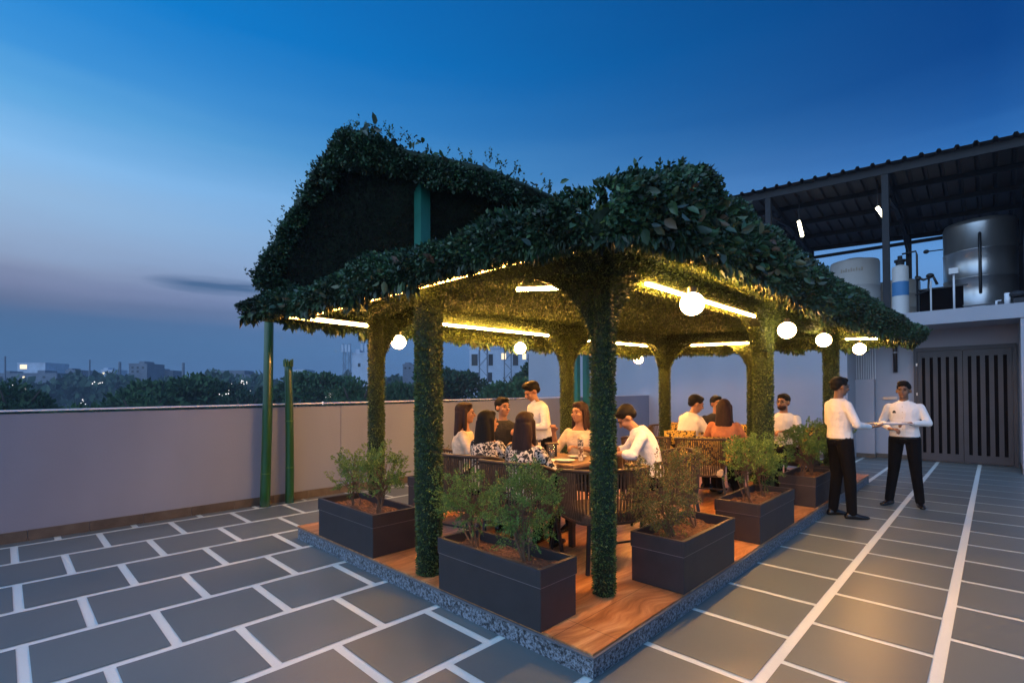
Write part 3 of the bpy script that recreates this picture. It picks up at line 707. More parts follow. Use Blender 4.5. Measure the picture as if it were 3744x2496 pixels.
# upper wing: tilted sail of vines rising toward the viewer
TP = [(3.0,5.755,4.72),(3.3,5.54,4.70),(3.6,5.21,4.52),(4.4,4.62,4.38),(5.5,4.27,4.17),(6.8,4.25,3.75),(8.6,4.4,3.1)]
BT = [(2.33,6.82,2.96),(2.9,6.75,2.82),(3.6,6.6,2.75),(4.6,6.4,2.7),(5.8,6.2,2.7),(7.2,6.0,2.72),(9.0,5.7,2.8)]
def lerp_path(Pth, s_):
    Pth = np.array(Pth); i = np.clip((s_*(len(Pth)-1)).astype(int), 0, len(Pth)-2); t_ = s_*(len(Pth)-1)-i
    return Pth[i]*(1-t_[:, None])+Pth[i+1]*t_[:, None]
def wing(s_, t_):
    a, b = lerp_path(BT, s_), lerp_path(TP, s_); p = a+(b-a)*t_[:, None]
    p[:, 1] += .25*np.sin(t_*math.pi)*(1-s_*.5); return p
NS, NT = 40, 16; S_, T_ = np.meshgrid(np.linspace(0, 1, NS), np.linspace(0, 1, NT)); lo = wing(S_.ravel(), T_.ravel())
hi_ = lo+np.array([-.02, .1, .10]); V_ = np.concatenate([lo, hi_]); Q = []
for j in range(NT-1):
    for i in range(NS-1):
        a = j*NS+i; Q.append((a, a+1, a+NS+1, a+NS)); o_ = NS*NT; Q.append((o_+a+NS, o_+a+NS+1, o_+a+1, o_+a))
bd = [j*NS for j in range(NT)]+[(NT-1)*NS+i for i in range(1, NS)]+[j*NS+NS-1 for j in range(NT-2, -1, -1)]+[i for i in range(NS-2, 0, -1)]
for i in range(len(bd)): a, b = bd[i], bd[(i+1) % len(bd)]; Q.append((a, b, b+NS*NT, a+NS*NT))
UC = npobj('upper_canopy', V_, [np.array(Q)], M_GBASE, PG)
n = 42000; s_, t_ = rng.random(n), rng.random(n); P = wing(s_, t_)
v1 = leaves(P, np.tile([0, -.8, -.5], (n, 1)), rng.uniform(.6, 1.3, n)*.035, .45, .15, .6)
npobj('underside_grass', v1[0], [v1[1]], mat('shaded_underside_grass', (.01, .012, .008), .9, isl=[(.006, .008, .005), (.013, .017, .008)]), UC)  # near-black blades: the shade under the wing is put into their colour
parts = []
# thick leaf roll along the top and left edges
def edge_roll(n, fn, rad, size):
    s_ = rng.random(n); P = fn(s_); q = unit(rng.normal(0, 1, (n, 3)))*rng.uniform(.35, 1.0, (n, 1))
    rr = rad*(1+fbm(np.c_[s_*22, s_*0], 1.2, 21)*.9)
    return leaves(P+q*rr[:, None], q, rng.uniform(.6, 1.4, n)*size, .55, .2, .6)
parts.append(edge_roll(36000, lambda s_: wing(s_, np.ones_like(s_)*.97)+np.array([0, .0, -.08]), .21, .043))
parts.append(edge_roll(18000, lambda s_: wing(np.zeros_like(s_)+.01, s_), .13, .043))
parts.append(edge_roll(6000, lambda s_: wing(s_*.6, np.zeros_like(s_)+.02), .1, .05))
n = 16000; s_, t_ = rng.random(n), rng.random(n); P = wing(s_, t_)+np.array([-.02, .12, .12])
parts.append(leaves(P, np.tile([0, .5, .8], (n, 1)), rng.uniform(.6, 1.4, n)*.07, .55, .2, .6))
for k in range(70):
    s0 = rng.random(); P0 = wing(np.array([s0]), np.array([1.0]))[0]+np.array([0, 0, .08])
    parts.append(sprig(P0, 10, rng.uniform(.1, .24)))
for k in range(26):
    s0 = rng.random(); P0 = wing(np.array([0.]), np.array([s0]))[0]+np.array([-.08, .06, .04])
    parts.append(sprig(P0, 8, rng.uniform(.08, .18)))
v, f = merge(parts); npobj('vine_leaves', v, [f], M_VINE, UC)
n = 70; s_ = rng.random(n); P = wing(s_, np.ones(n)*.98)+rng.normal(0, .1, (n, 3))
v1 = broad(P+np.array([0, -.12, 0]), np.tile([-.3, -.8, -.1], (n, 1)), rng.uniform(.08, .17, n), .45, .14, .8); npobj('broad_leaves', v1[0], [v1[1]], M_VBIG, UC)
# painted posts that carry the wing
g = MB(); g.box(3.77, 5.30, .005, 3.92, 5.45, 4.52); g.build('wing_post', M_TEAL, PG)
for x in (9.45, 9.83):
    g = MB(); g.box(x-.06, 7.0, .005, x+.06, 7.12, 2.75); g.build('wing_post', M_TEAL, PG)

# bamboo poles by the parapet
def bamboo(label, base, top, r, nodes, brk):
    t = thing('bamboo_pole', label, 'pole', base)
    a, b = Vector(base), Vector(top); n = 14; pts = [a+(b-a)*i/n for i in range(n+1)]; bow = Vector((.006, -.006, 0))
    pts = [p+bow*math.sin(math.pi*i/n) for i, p in enumerate(pts)]
    g = MB(); g.tube(pts, [r*(1.05-.1*i/n) for i in range(n+1)], 16); g.build('pole', M_BAMB, t, True)
    for z in nodes:
        k = (z-a.z)/(b.z-a.z); p = a+(b-a)*k+bow*math.sin(math.pi*k); g = MB(); g.tube([p-Vector((0, 0, .008)), p, p+Vector((0, 0, .008))], [r*1.02, r*1.12, r*1.02], 14); g.build('node', M_BAMR, t, True)
    if brk:
        g = MB()
        for k in range(9): a_ = k*.7; g.beam((b.x+math.cos(a_)*r*.97, b.y+math.sin(a_)*r*.97, b.z-.07), (b.x+math.cos(a_)*r*1.0, b.y+math.sin(a_)*r*1.0, b.z+.012+.012*(k % 3)), .03, .015)
        g.build('ragged_end', M_BAMR, t)
bamboo('tall green bamboo pole reaching up to the canopy by the parapet', (2.50, 7.12, .005), (2.545, 7.10, 3.0), .062, (.45,), False)
bamboo('short cut green bamboo pole with ragged top by the parapet', (2.83, 7.12, .005), (2.80, 7.1, 1.98), .055, (.5, 1.15), True)

# ================================================================== LAMPS
def strip(a, b, label, mt=None, shield_lip=None):
    t = thing('light_strip', label, 'light strip', a, group='warm light strips under the canopy')
    g = MB(); g.tube([a, b], .0125, 8); g.build('led_tube', mt or M_LED, t)
    a, b = Vector(a), Vector(b); g = MB(); o_ = Vector((0, 0, .017)); g.beam(a+o_, b+o_, .022, .012)
    if shield_lip: l_ = Vector(shield_lip)*.019; g.beam(a+l_-o_*.1, b+l_-o_*.1, .005, .046)  # added lip, hidden behind the tube, blocks its light toward the parapet
    g.build('channel', M_WPIPE, t)
strip((3.25, 1.80, 2.30), (5.42, 1.77, 2.30), 'light strip under the front beam behind the largest globe')
strip((8.66, 1.56, 2.30), (8.90, 1.22, 2.30), 'short light strip above the rightmost globe')
strip((7.87, 3.56, 2.30), (8.2, 2.72, 2.30), 'light strip on the far right beam before the grey wall')
strip((3.39, 4.47, 2.30), (5.14, 4.31, 2.30), 'long light strip on the back beam right of the two left columns')
strip((5.75, 4.36, 2.30), (7.66, 4.08, 2.30), 'light strip on the back beam right of the centre column')
strip((2.0, 5.04, 2.30), (2.96, 5.11, 2.30), 'light strip at the far left corner under the canopy tip', M_LED3, (0, 1, 0))
strip((2.72, 2.59, 2.30), (2.93, 2.31, 2.30), 'short light strip left of the front corner column')
strip((2.13, 4.85, 2.295), (2.17, 1.85, 2.305), 'light strip broken by leaves along the left canopy edge', M_LED2)
def globe(x, y, z, r, label):
    t = thing('globe_lamp', label, 'lamp', (x, y, z), group='white globe lamps hung round the canopy')
    g = MB(); g.ell((x, y, z), (r, r, r*.97), n=24, k=16); g.build('globe', M_GLOBE, t, True)
    g = MB(); g.lathe((x, y, z+r*.93), [(.03, 0), (.03, .04), (.012, .05)], 12); g.build('cap', M_BLACK, t)
    g = MB(); g.tube([(x, y, z+r), (x, y, 2.40)], .003, 5); g.build('cord', M_BLACK, t)
for a in ((3.50, 1.57, 2.156, .085, 'largest globe lamp, in front of the front light strip'), (5.80, 1.57, 2.172, .088, 'globe lamp just right of the front right column'), (7.38, 1.57, 2.188, .088, 'globe lamp left of the rightmost column'),
          (9.27, 1.494, 2.19, .088, 'rightmost globe lamp, before the white conduits'), (3.16, 4.88, 2.11, .082, 'globe lamp between the two left columns'), (5.23, 4.92, 2.178, .085, 'globe lamp before the white apartment block'),
          (8.62, 4.95, 2.18, .088, 'farthest globe lamp, at the left edge of the grey wall')): globe(*a)

# ================================================================== PLANTERS AND SHRUBS
def planter(x0, y0, x1, y1, label, ztop_=.50):
    t = thing('planter_box', label, 'planter', ((x0+x1)/2, (y0+y1)/2, .141), group='dark rectangular planters along the deck edge')
    z0 = .1415; zl = ztop_-.105; w = .028
    g = MB(); e = .006
    g.box(x0+e, y0+e, z0, x1-e, y1-e, zl-.004); g.build('box_body', M_PLANT, t, bevel=.003)
    g = MB()
    for a in ((x0, y0, x1, y0+w), (x0, y1-w, x1, y1), (x0, y0+w, x0+w, y1-w), (x1-w, y0+w, x1, y1-w)): g.box(a[0], a[1], zl, a[2], a[3], ztop_)
    g.build('rim', M_PLANT, t, bevel=.002)
    g = MB(); g.box(x0+.002, y0+.002, zl-.004, x1-.002, y1-.002, zl); g.build('groove_highlight_strip', M_HILITE, t)  # lighter strip: the groove's highlight put into its colour
    g = MB(); nx, ny = 22, 14; vs = []; fs = []
    for j in range(ny+1):
        for i in range(nx+1):
            px, py = x0+w+(x1-x0-2*w)*i/nx, y0+w+(y1-y0-2*w)*j/ny
            vs.append((px, py, ztop_-.062+.018*math.sin(px*17+y0*5)*math.cos(py*13)+rng.uniform(-.007, .009)))
    for j in range(ny):
        for i in range(nx): fs.append((j*(nx+1)+i, j*(nx+1)+i+1, (j+1)*(nx+1)+i+1, (j+1)*(nx+1)+i))
    g.add(vs, fs); g.build('soil', M_SOIL, t)
for a in ((2.162, 3.731, 2.61, 4.755, 'planter with two shrubs at the left corner of the deck'), (2.150, 1.87, 2.495, 2.83, 'largest looking planter with two green shrubs at the front edge'),
          (3.224, 1.52, 4.15, 1.93, 'planter with a browning shrub right of the front corner column'), (4.77, 1.525, 5.84, 1.94, 'planter with thin stemmed shrub, second along the right edge'),
          (6.755, 1.535, 7.68, 1.945, 'planter behind the waiter holding the tray, third along the right edge'), (7.93, 1.50, 8.77, 1.91, 'last planter along the right edge, beyond the waiter holding the tray'),
          (3.50, 4.90, 4.35, 5.21, 'planter on the back edge seen between two left columns'), (6.9, 4.86, 7.8, 5.2, 'planter on the back edge behind the farther seats')): planter(*a)

def shrub(x, y, h, r, label, mt=M_SHRUB, n=3000, seed=1, lean=(0, 0), ls=.021, z0=.43, low=.32, ns=6):
    rs = np.random.default_rng(seed); t = thing('shrub', label, 'shrub', (x, y, z0), group='shrubs growing in the deck planters')
    g = MB(); tips = []
    def pnt():
        q = rs.normal(0, 1, 3); q /= np.linalg.norm(q); q *= rs.uniform(.35, 1)**.6
        return np.array([x+lean[0]+q[0]*r, y+lean[1]+q[1]*r, z0+h*(low+1)/2+q[2]*h*(1-low)/2])
    for k in range(ns):
        b = np.array([x+rs.normal(0, .018), y+rs.normal(0, .018), z0]); e = pnt(); mid = (b+e)/2+rs.normal(0, .025, 3); mid[2] = (b[2]*.4+e[2]*.6)
        g.tube([b, (b+mid)/2+rs.normal(0, .008, 3), mid, e], [.007, .0055, .004, .002], 5)
        for j in range(9):
            e2 = pnt(); m2 = (mid+e2)/2+np.array([0, 0, -.02]); g.tube([mid, m2, e2], [.003, .002, .001], 4, False); tips.append((m2, e2))
    g.build('stems', M_STEM, t)
    P, D = [], []
    fr_ = 64; n = int(n*1.9); ls = ls*.74
    cnt = n//(fr_)
    for k in range(cnt):
        a, b = tips[rs.integers(len(tips))]; c = b+rs.normal(0, .04, 3)*np.array([1, 1, .8]); d = unit((c-np.array([x+lean[0], y+lean[1], z0+h*.45]))[None])[0]+np.array([0, 0, .35])+rs.normal(0, .35, 3); d /= np.linalg.norm(d)
        L_ = rs.uniform(.05, .12); tt = rs.random(fr_); sd = np.cross(d, rs.normal(0, 1, 3)); sd /= np.linalg.norm(sd)
        side = rs.choice([-1, 1], fr_); wd = .035*(1-.6*tt)
        pp = c+d*(L_*tt)[:, None]+sd*(side*wd*rs.random(fr_))[:, None]+np.array([0, 0, -1])*(tt**2*.02)[:, None]
        P.append(pp); D.append(sd*side[:, None]*.8+d*.5)
    P = np.concatenate(P); D = np.concatenate(D)
    v, f = leaves(P, D, rs.uniform(.6, 1.3, len(P))*ls, .5, .15, .5); npobj('foliage', v, [f], mt, t)
shrub(2.36, 4.42, .50, .15, 'darker left shrub in the left corner planter', n=3200, seed=3)
shrub(2.37, 3.98, .57, .19, 'right shrub with spreading top in the left corner planter', n=4200, seed=4)
shrub(2.31, 2.60, .52, .19, 'left shrub with fine feathery leaves in the front planter', M_SHRUB, n=4600, seed=5, ls=.018, lean=(-.02, .05))
shrub(2.33, 2.15, .64, .17, 'bright green dense shrub in the front planter', M_SHRUB, n=7000, seed=6, ls=.017, low=.18)
shrub(3.47, 1.75, .66, .18, 'tall browning shrub in the planter right of the corner column', M_SHRUB2, n=6000, seed=7, ls=.019, low=.08, lean=(-.02, .05))
shrub(3.86, 1.73, .62, .14, 'small sparse shrub behind the browning shrub', M_SHRUB2, n=2400, seed=8, ls=.019, lean=(.0, .12), low=.5)
shrub(5.18, 1.75, .64, .22, 'shrub with bare lower stems in the second planter on the right', n=5200, seed=9, low=.42, ls=.022)
shrub(5.6, 1.78, .56, .17, 'smaller shrub beside the bare stemmed one', n=2800, seed=10, low=.4, ls=.022)
shrub(7.05, 1.76, .62, .24, 'wide shrub in the planter behind the tray waiter', M_SHRUB, n=4200, seed=11, ls=.026)
shrub(7.45, 1.74, .66, .19, 'upright shrub next to the wide one behind the tray waiter', M_SHRUB, n=3200, seed=12, ls=.026)
shrub(8.4, 1.7, .62, .22, 'shrub in the last planter, seen under the tray', M_SHRUB, n=3400, seed=13, ls=.028, low=.45)
shrub(3.75, 5.05, .42, .16, 'thin dry shrub in the back planter between the left columns', M_SHRUB2, n=1600, seed=14)
shrub(7.2, 5.02, .75, .22, 'sparse shrub in the back planter behind the bending guest', M_SHRUB2, n=2200, seed=15, ls=.03)

# ================================================================== FURNITURE
def az(deg): return R(deg-90)
def tub_chair(label, x, y, heading, w=.60, d=.58, back=.74, arm=.60, group='rope backed tub chairs', name='tub_chair', cat='chair', nr=46):
    t = thing(name, label, cat, (x, y, .141), az(heading), group)
    a, b = w/2, d/2; N_ = nr; path = []
    for i in range(N_+1):
        th = R(-205+ (230)*i/N_)          # sweeps right arm -> back -> left arm
        th = math.pi+R(-25)+R(230)*i/N_
        cx, cy = math.cos(th), math.sin(th); p = 3.2
        k = 1/((abs(cx)**p+abs(cy)**p)**(1/p)); X_, Y_ = a*cx*k, b*cy*k
        q = max(0, min(1, (Y_+b)/(2*b))); z = back-(back-arm)*q**1.6
        path.append((X_, Y_, z))
    g = MB()
    for X_, Y_, z in path: g.tube([(X_*.9, Y_*.9, .36), (X_*.97, Y_*.97, .5), (X_, Y_, z)], .0075, 5, False)
    g.build('rope_backrest', M_ROPE, t, True, world=False)
    g = MB(); g.tube([(p[0], p[1], p[2]+.008) for p in path], .016, 8); g.build('top_rail', M_FRAME, t, True, world=False)
    g = MB(); g.tube([(p[0]*.9, p[1]*.9, .355) for p in path], .014, 8); g.build('lower_rail', M_FRAME, t, True, world=False)
    g = MB(); g.box(-a*.86, -b*.84, .34, a*.86, b*.9, .44); g.build('seat_cushion', M_CREAM if name == 'sofa' else M_ROPE, t, world=False, bevel=.03)
    for sx in (-1, 1):
        for sy in (-1, 1):
            g = MB(); g.beam((sx*a*.82, sy*b*.8, .36), (sx*a*.95, sy*b*.95, 0.0), .024, .024); g.build('leg', M_BLACK, t, world=False)
    g = MB(); g.beam((-a*.86, -b*.86, .2), (a*.86, -b*.86, .2), .014, .014); g.build('stretcher', M_BLACK, t, world=False)
    return t
tub_chair('empty tub chair nearest the camera, its back to the front corner column', 3.50, 2.36, 68, .70, .62, .76, .70)
tub_chair('tub chair of the woman in the cream blouse at the left end', 3.38, 4.20, -60, .58)
tub_chair('tub chair with its back to the camera, left of the pair', 3.06, 3.42, 12, .56, .56, .82, .66)
tub_chair('tub chair with its back to the camera, right of the pair', 3.0, 2.85, 8, .56, .56, .82, .66)
tub_chair('tub chair of the man in the black shirt', 4.26, 4.30, 225, .58)
tub_chair('tub chair of the smiling woman behind the table', 4.50, 3.16, 180, .58)
tub_chair('tub chair of the bending man in the white shirt', 4.52, 2.32, 128, .60, .6, .80, .64)
tub_chair('dark tub chair between the two tables', 6.0, 3.35, 30, .62, .6, .80, .64)
tub_chair('tub chair of the bearded man beside the column', 8.05, 2.12, 165, .6, .6, .84, .66)
tub_chair('wide rope backed sofa seen from behind at the farther table', 6.42, 2.78, 22, .62, 1.0, .80, .66, 'sofas', 'sofa', 'sofa', 60).scale = (1, 1, 1)
tub_chair('far sofa with a row of yellow cushions before the grey wall', 8.35, 3.55, 196, 1.9, .7, .80, .7, 'sofas', 'sofa', 'sofa', 90)
def cushion(label, x, y, z, w, h, d, heading, mt=M_YEL, tilt=0):
    t = thing('cushion', label, 'cushion', (x, y, z), az(heading), group='patterned cushions')
    g = MB(); n_ = 10; vs = []; fs = []
    for s_ in (-1, 1):
        for j in range(n_+1):
            for i in range(n_+1):
                u, v = i/n_*2-1, j/n_*2-1; k = (max(0, (1-u**4))*max(0, (1-v**4)))**.5
                vs.append((u*w/2, s_*(d/2*k+.002)+tilt*(v+1)*h/2, (v+1)*h/2))
    m_ = (n_+1)**2
    for s_ in (0, 1):
        for j in range(n_):
            for i in range(n_):
                q = (s_*m_+j*(n_+1)+i, s_*m_+j*(n_+1)+i+1, s_*m_+(j+1)*(n_+1)+i+1, s_*m_+(j+1)*(n_+1)+i); fs.append(q if s_ == 0 else q[::-1])
    g.add(vs, fs); g.build('cover', mt, t, True, world=False)
for k, (x, y) in enumerate(((8.55, 4.2), (8.62, 3.85), (8.66, 3.45), (8.68, 3.05))):
    cushion(['yellow cushion at the left end of the far sofa', 'second yellow cushion from the left on the far sofa', 'third yellow cushion on the far sofa, behind the dark haired guest', 'yellow cushion at the right end of the far sofa'][k], x, y, .59, .38, .40, .14, 196)
cushion('yellow patterned cushion against the sofa back beside the white shirted man', 6.28, 3.0, .62, .40, .40, .14, 22)
cushion('yellow patterned cushion behind the long haired woman in orange', 6.26, 2.55, .60, .40, .36, .12, 22)
cushion('yellow patterned cushion in the chair of the bending man', 4.64, 2.15, .585, .36, .36, .12, 130)
cushion('black and yellow cushion on the chair of the bearded man', 8.22, 1.98, .62, .36, .38, .12, 165)

def table(label, x0, y0, x1, y1, h=.74):
    t = thing('dining_table', label, 'table', ((x0+x1)/2, (y0+y1)/2, .141)); z = .14+h
    g = MB(); g.box(x0, y0, z-.035, x1, y1, z); g.build('tabletop', M_TOP, t, bevel=.008)
    g = MB(); g.box(x0+.05, y0+.05, z-.09, x1-.05, y1-.05, z-.036); g.build('apron', M_FRAME, t)
    for a in (x0+.07, x1-.07):
        for b in (y0+.07, y1-.07):
            g = MB(); g.beam((a, b, z-.09), (a, b, .1415), .045, .045); g.build('leg', M_FRAME, t)
table('long wooden dining table of the nearer group', 3.50, 2.66, 4.16, 3.86)
table('wooden table of the farther group', 6.95, 2.40, 7.6, 3.25)
ZT = .882
def glass(x, y, label, h=.13, r=.032, zt=ZT, mt=M_GLASS):
    t = thing('glass', label, 'glass', (x, y, zt), group='glasses on the tables'); g = MB()
    g.lathe((x, y, zt), [(r*.8, 0), (r, h), (r*.92, h), (r*.72, .01), (.001, .01)], 16, False); g.build('tumbler', mt, t, True)
    g = MB(); g.lathe((x, y, zt+.011), [(.001, 0), (r*.7, 0), (r*.86, h*.6), (.001, h*.6)], 14, False); g.build('drink', mat('amber_drink', (.45, .16, .03), .1), t, True)
for a in ((3.68, 3.42, 'glass of amber drink nearest the two women'), (3.74, 3.1, 'glass of amber drink beside the dark box'), (3.98, 3.5, 'glass of amber drink before the man in black'), (7.2, 2.7, 'glass on the farther table')): glass(*a)
t = thing('menu_stand', 'pale patterned menu box standing on the nearer table', 'menu stand', (3.80, 2.80, ZT), R(40))
g = MB(); g.box(-.065, -.022, .002, .065, .022, .21); g.build('box', pattern_mat('menu_print', '#6a4a34', '#d8c4a4', 34), t, world=False, bevel=.004)
g = MB(); g.box(-.0655, -.0235, .135, .0655, .0235, .20); g.build('cover_band', pattern_mat('menu_print_dark', '#202226', '#b9b2a8', 60), t, world=False)
t = thing('napkin_box', 'dark box with light lid on the nearer table', 'box', (3.86, 3.2, ZT), R(50))
g = MB(); g.box(-.045, -.045, .002, .045, .045, .12); g.build('box', M_BLACK, t, world=False, bevel=.004); g = MB(); g.box(-.06, -.06, .12, .06, .06, .135); g.build('lid', M_FRAME, t, world=False)
t = thing('bottle', 'cream coloured sauce bottle between the glasses', 'bottle', (3.72, 3.24, ZT)); g = MB(); g.lathe((3.72, 3.24, ZT), [(.028, .001), (.03, .09), (.012, .12), (.012, .15)], 14); g.build('body', M_CREAM, t, True)
g = MB(); g.lathe((3.72, 3.24, ZT+.15), [(.014, 0), (.012, .02)], 12); g.build('cap', M_BLACK, t)
for (x, y, lb) in ((3.64, 2.86, 'white plate at the near corner of the nearer table'), (3.95, 2.95, 'white plate before the smiling woman'), (7.1, 2.95, 'white plate on the farther table')):
    t = thing('plate', lb, 'plate', (x, y, ZT), group='white plates'); g = MB(); g.lathe((x, y, ZT+.001), [(.05, 0), (.06, .004), (.095, .016), (.09, .018), (.055, .008), (.001, .007)], 24, False); g.build('dish', M_WPIPE, t, True)
t = thing('folded_napkin', 'folded white napkin with a dark phone beside it', 'napkin', (3.60, 2.99, ZT), R(30)); g = MB(); g.box(-.09, -.04, .001, .09, .04, .009); g.build('cloth', M_SHIRT, t, world=False, bevel=.003)

# ================================================================== PEOPLE
def fuse(mb, name, mt, parent, voxel=.011, sm=5):
    me = bpy.data.meshes.new('tmp'); me.from_pydata(mb.v, [], mb.f); o = bpy.data.objects.new('tmp', me); col.objects.link(o)
    r_ = o.modifiers.new('r', 'REMESH'); r_.mode = 'VOXEL'; r_.voxel_size = voxel
    s_ = o.modifiers.new('s', 'SMOOTH'); s_.iterations = sm; s_.factor = .5
    dg = bpy.context.evaluated_depsgraph_get(); ev = o.evaluated_get(dg); nm = bpy.data.meshes.new_from_object(ev)
    bpy.data.objects.remove(o); bpy.data.meshes.remove(me)
    nm.name = name; nm.materials.clear(); nm.materials.append(mt); nm.polygons.foreach_set('use_smooth', [True]*len(nm.polygons)); nm.update()
    q = bpy.data.objects.new(name, nm); col.objects.link(q); q.parent = parent; return q
def V3(*a): return Vector(a)
def hand(g, w, d, pn, side, curl=.5, s=1.0):
    """palm from wrist w along d, palm normal pn; four fingers and a thumb on one side"""
    d = d.normalized(); pn = (pn-d*pn.dot(d)).normalized(); sx = d.cross(pn)*side
    pe = w+d*.085*s
    for k in (-1.2, -.4, .4, 1.2): g.cap2(w+sx*k*.012*s+d*.01, pe+sx*k*.017*s, .015*s, .012*s, 8)
    for k, ln in ((-1.5, .062), (-.5, .078), (.5, .074), (1.5, .066)):
        b = pe+sx*k*.0175*s; c1 = (d*math.cos(curl*.8)+pn*math.sin(curl*.8)); m_ = b+c1*ln*.55*s; c2 = (d*math.cos(curl*1.9)+pn*math.sin(curl*1.9)); e = m_+c2*ln*.5*s
        g.cap2(b, m_, .0092*s, .0088*s, 7); g.cap2(m_, e, .0088*s, .0075*s, 7)
    b = w+d*.025*s+sx*.024*s; m_ = b+(d*.6+sx*.7+pn*.25)*.035*s; e = m_+(d*.9+sx*.15+pn*.35)*.032*s
    g.cap2(b, m_, .012*s, .0105*s, 7); g.cap2(m_, e, .0105*s, .009*s, 7)
def person(label, x, y, z, heading, pose, skin=M_SKIN, top=M_SHIRT, bottom=M_TROU, hair='short', hairmat=M_HAIR, sleeve='long', scale=1.0, headyaw=0, headpitch=0, group=None,
           female=False, vox=.010, beard=False, glasses=False, shirt_extra=None):
    t = thing('person', label, 'person', (x, y, z), az(heading), group); t.scale = (scale,)*3
    J = dict(pose); hip, nk = Vector(J['hip']), Vector(J['neck']); sp = (nk-hip); su = sp.normalized(); xa = Vector((1, 0, 0)); ya_ = su.cross(xa).normalized()*-1
    if ya_.y < 0: ya_ = -ya_
    yw = R(headyaw); pt = R(headpitch); rot = Matrix.Rotation(yw, 3, 'Z') @ Matrix.Rotation(-pt, 3, 'X')
    hd = nk+Vector(J.get('headoff', (0, .015, .155)))
    sw = .165 if female else .185
    sh = {s_: nk-su*.072+xa*(sw-.012)*s_ for s_ in (-1, 1)}
    hj = {s_: hip+xa*.09*s_ for s_ in (-1, 1)}
    def torso(g, k, off=0, to=.97, fr0=-.08):
        prof = [(-.10, .135, .095), (0, .158, .112), (.12, .155, .108), (.3, .142, .098), (.5, .148, .104), (.7, .165, .11), (.85, .17, .10), (.95, .13, .08), (1.02, .07, .06)]
        if female: prof = [(-.10, .14, .10), (0, .165, .115), (.12, .158, .11), (.3, .132, .095), (.5, .14, .104), (.66, .15, .125), (.8, .152, .105), (.93, .12, .08), (1.02, .065, .055)]
        secs = []
        for p, rx, ry in prof:
            if off > 0 and .1 < p < .6: rx, ry = rx*1.02, ry*1.04
            if p < fr0 or p > to+.06: continue
            c = hip+sp*p+Vector(J.get('bow', (0, 0, 0)))*math.sin(max(0, min(1, p))*math.pi)
            secs.append((c, xa*(rx*k+off), ya_*(ry*k+off)))
        g.loft(secs, 18)
    B_ = MB(); torso(B_, .88)
    B_.cap2(nk-su*.05, hd-Vector((0, .01, .05)), .052, .05)
    def H(v): return hd+rot @ Vector(v)
    for c, r_ in (((0, -.012, .03), (.073, .092, .083)), ((0, .03, -.035), (.056, .058, .070)), ((0, .06, -.082), (.026, .022, .02)), ((0, .076, .028), (.045, .016, .012)),
                  ((.077, -.005, -.008), (.012, .02, .03)), ((-.077, -.005, -.008), (.012, .02, .03)), ((.036, .066, -.022), (.024, .02, .02)), ((-.036, .066, -.022), (.024, .02, .02))):
        B_.ell(H(c), r_, rot, 14, 10)
    B_.cap2(H((0, .086, .012)), H((0, .106, -.022)), .008, .014, 8)
    B_.cap2(H((-.018, .083, -.050)), H((.018, .083, -.050)), .0075, .0075, 8)
    for s_ in (-1, 1):
        el_, wr = Vector(J['elbow'][s_]), Vector(J['wrist'][s_]); B_.cap2(sh[s_], el_, .038, .034); B_.cap2(el_, wr, .038, .024)
        hand(B_, wr, Vector(J['hand'][s_]) if 'hand' in J else wr-el_, Vector(J['palm'][s_]) if 'palm' in J else Vector((0, 0, -1)), s_, J.get('curl', .6))
        kn, an = Vector(J['knee'][s_]), Vector(J['ankle'][s_]); B_.cap2(hj[s_], kn, .07, .048); B_.cap2(kn, an, .05, .034)
        fd = Vector(J.get('toe', {}).get(s_, (0, 1, 0))).normalized(); B_.cap2(an-Vector((0, 0, .04)), an+fd*.10-Vector((0, 0, .058)), .022, .015)
    fuse(B_, 'body', skin, t, vox if sleeve != 'none' else vox, 3)
    # top
    g = MB(); torso(g, 1.02, .008, 1.0 if not female else .95, -.11 if not J.get('tuck') else -.09)
    for s_ in (-1, 1):
        el_, wr = Vector(J['elbow'][s_]), Vector(J['wrist'][s_]); g.cap2(sh[s_]-xa*s_*.004, el_, .056, .047)
        if sleeve == 'long': g.cap2(el_, el_+(wr-el_)*.88, .047, .034)
        elif sleeve == 'half': g.cap2(el_, el_+(wr-el_)*.25, .053, .05)
    g.loft([(nk-su*.03+ya_*.0, xa*.068, ya_*.06), (nk+su*.012+ya_*.008, xa*.062, ya_*.058)], 16) if not female else None
    fuse(g, 'shirt' if not female else 'blouse', top, t, vox*1.15, 4)
    # bottom
    g = MB(); torso(g, 1.0, .012, .04, -.11)
    for s_ in (-1, 1):
        kn, an = Vector(J['knee'][s_]), Vector(J['ankle'][s_]); g.cap2(hj[s_]*.98+hip*.02, kn, .094, .068); g.cap2(kn, an+(an-kn)*.02, .067, .054)
    fuse(g, 'trousers', bottom, t, vox*1.2, 4)
    for s_ in (-1, 1):
        an = Vector(J['ankle'][s_]); fd = Vector(J.get('toe', {}).get(s_, (0, 1, 0))).normalized(); g = MB(); b = Vector((an.x, an.y, an.z-.045)); sd = Vector((-fd.y, fd.x, 0))
        g.loft([(b-fd*.075+Vector((0, 0, -.01)), sd*.022, V3(0, 0, .022)), (b-fd*.055, sd*.036, V3(0, 0, .042)), (b+fd*.02, sd*.042, V3(0, 0, .045)), (b+fd*.10-Vector((0, 0, .015)), sd*.045, V3(0, 0, .028)), (b+fd*.16-Vector((0, 0, .02)), sd*.036, V3(0, 0, .020)), (b+fd*.19-Vector((0, 0, .022)), sd*.014, V3(0, 0, .012))], 14)
        g.build('shoe', M_SHOE, t, True, world=False)
    # hair
    g = MB(); g.ell(H((0, -.024, .046)), (.083, .098, .084), rot, 16, 12); g.ell(H((0, .035, .088)), (.062, .045, .034), rot, 12, 8)
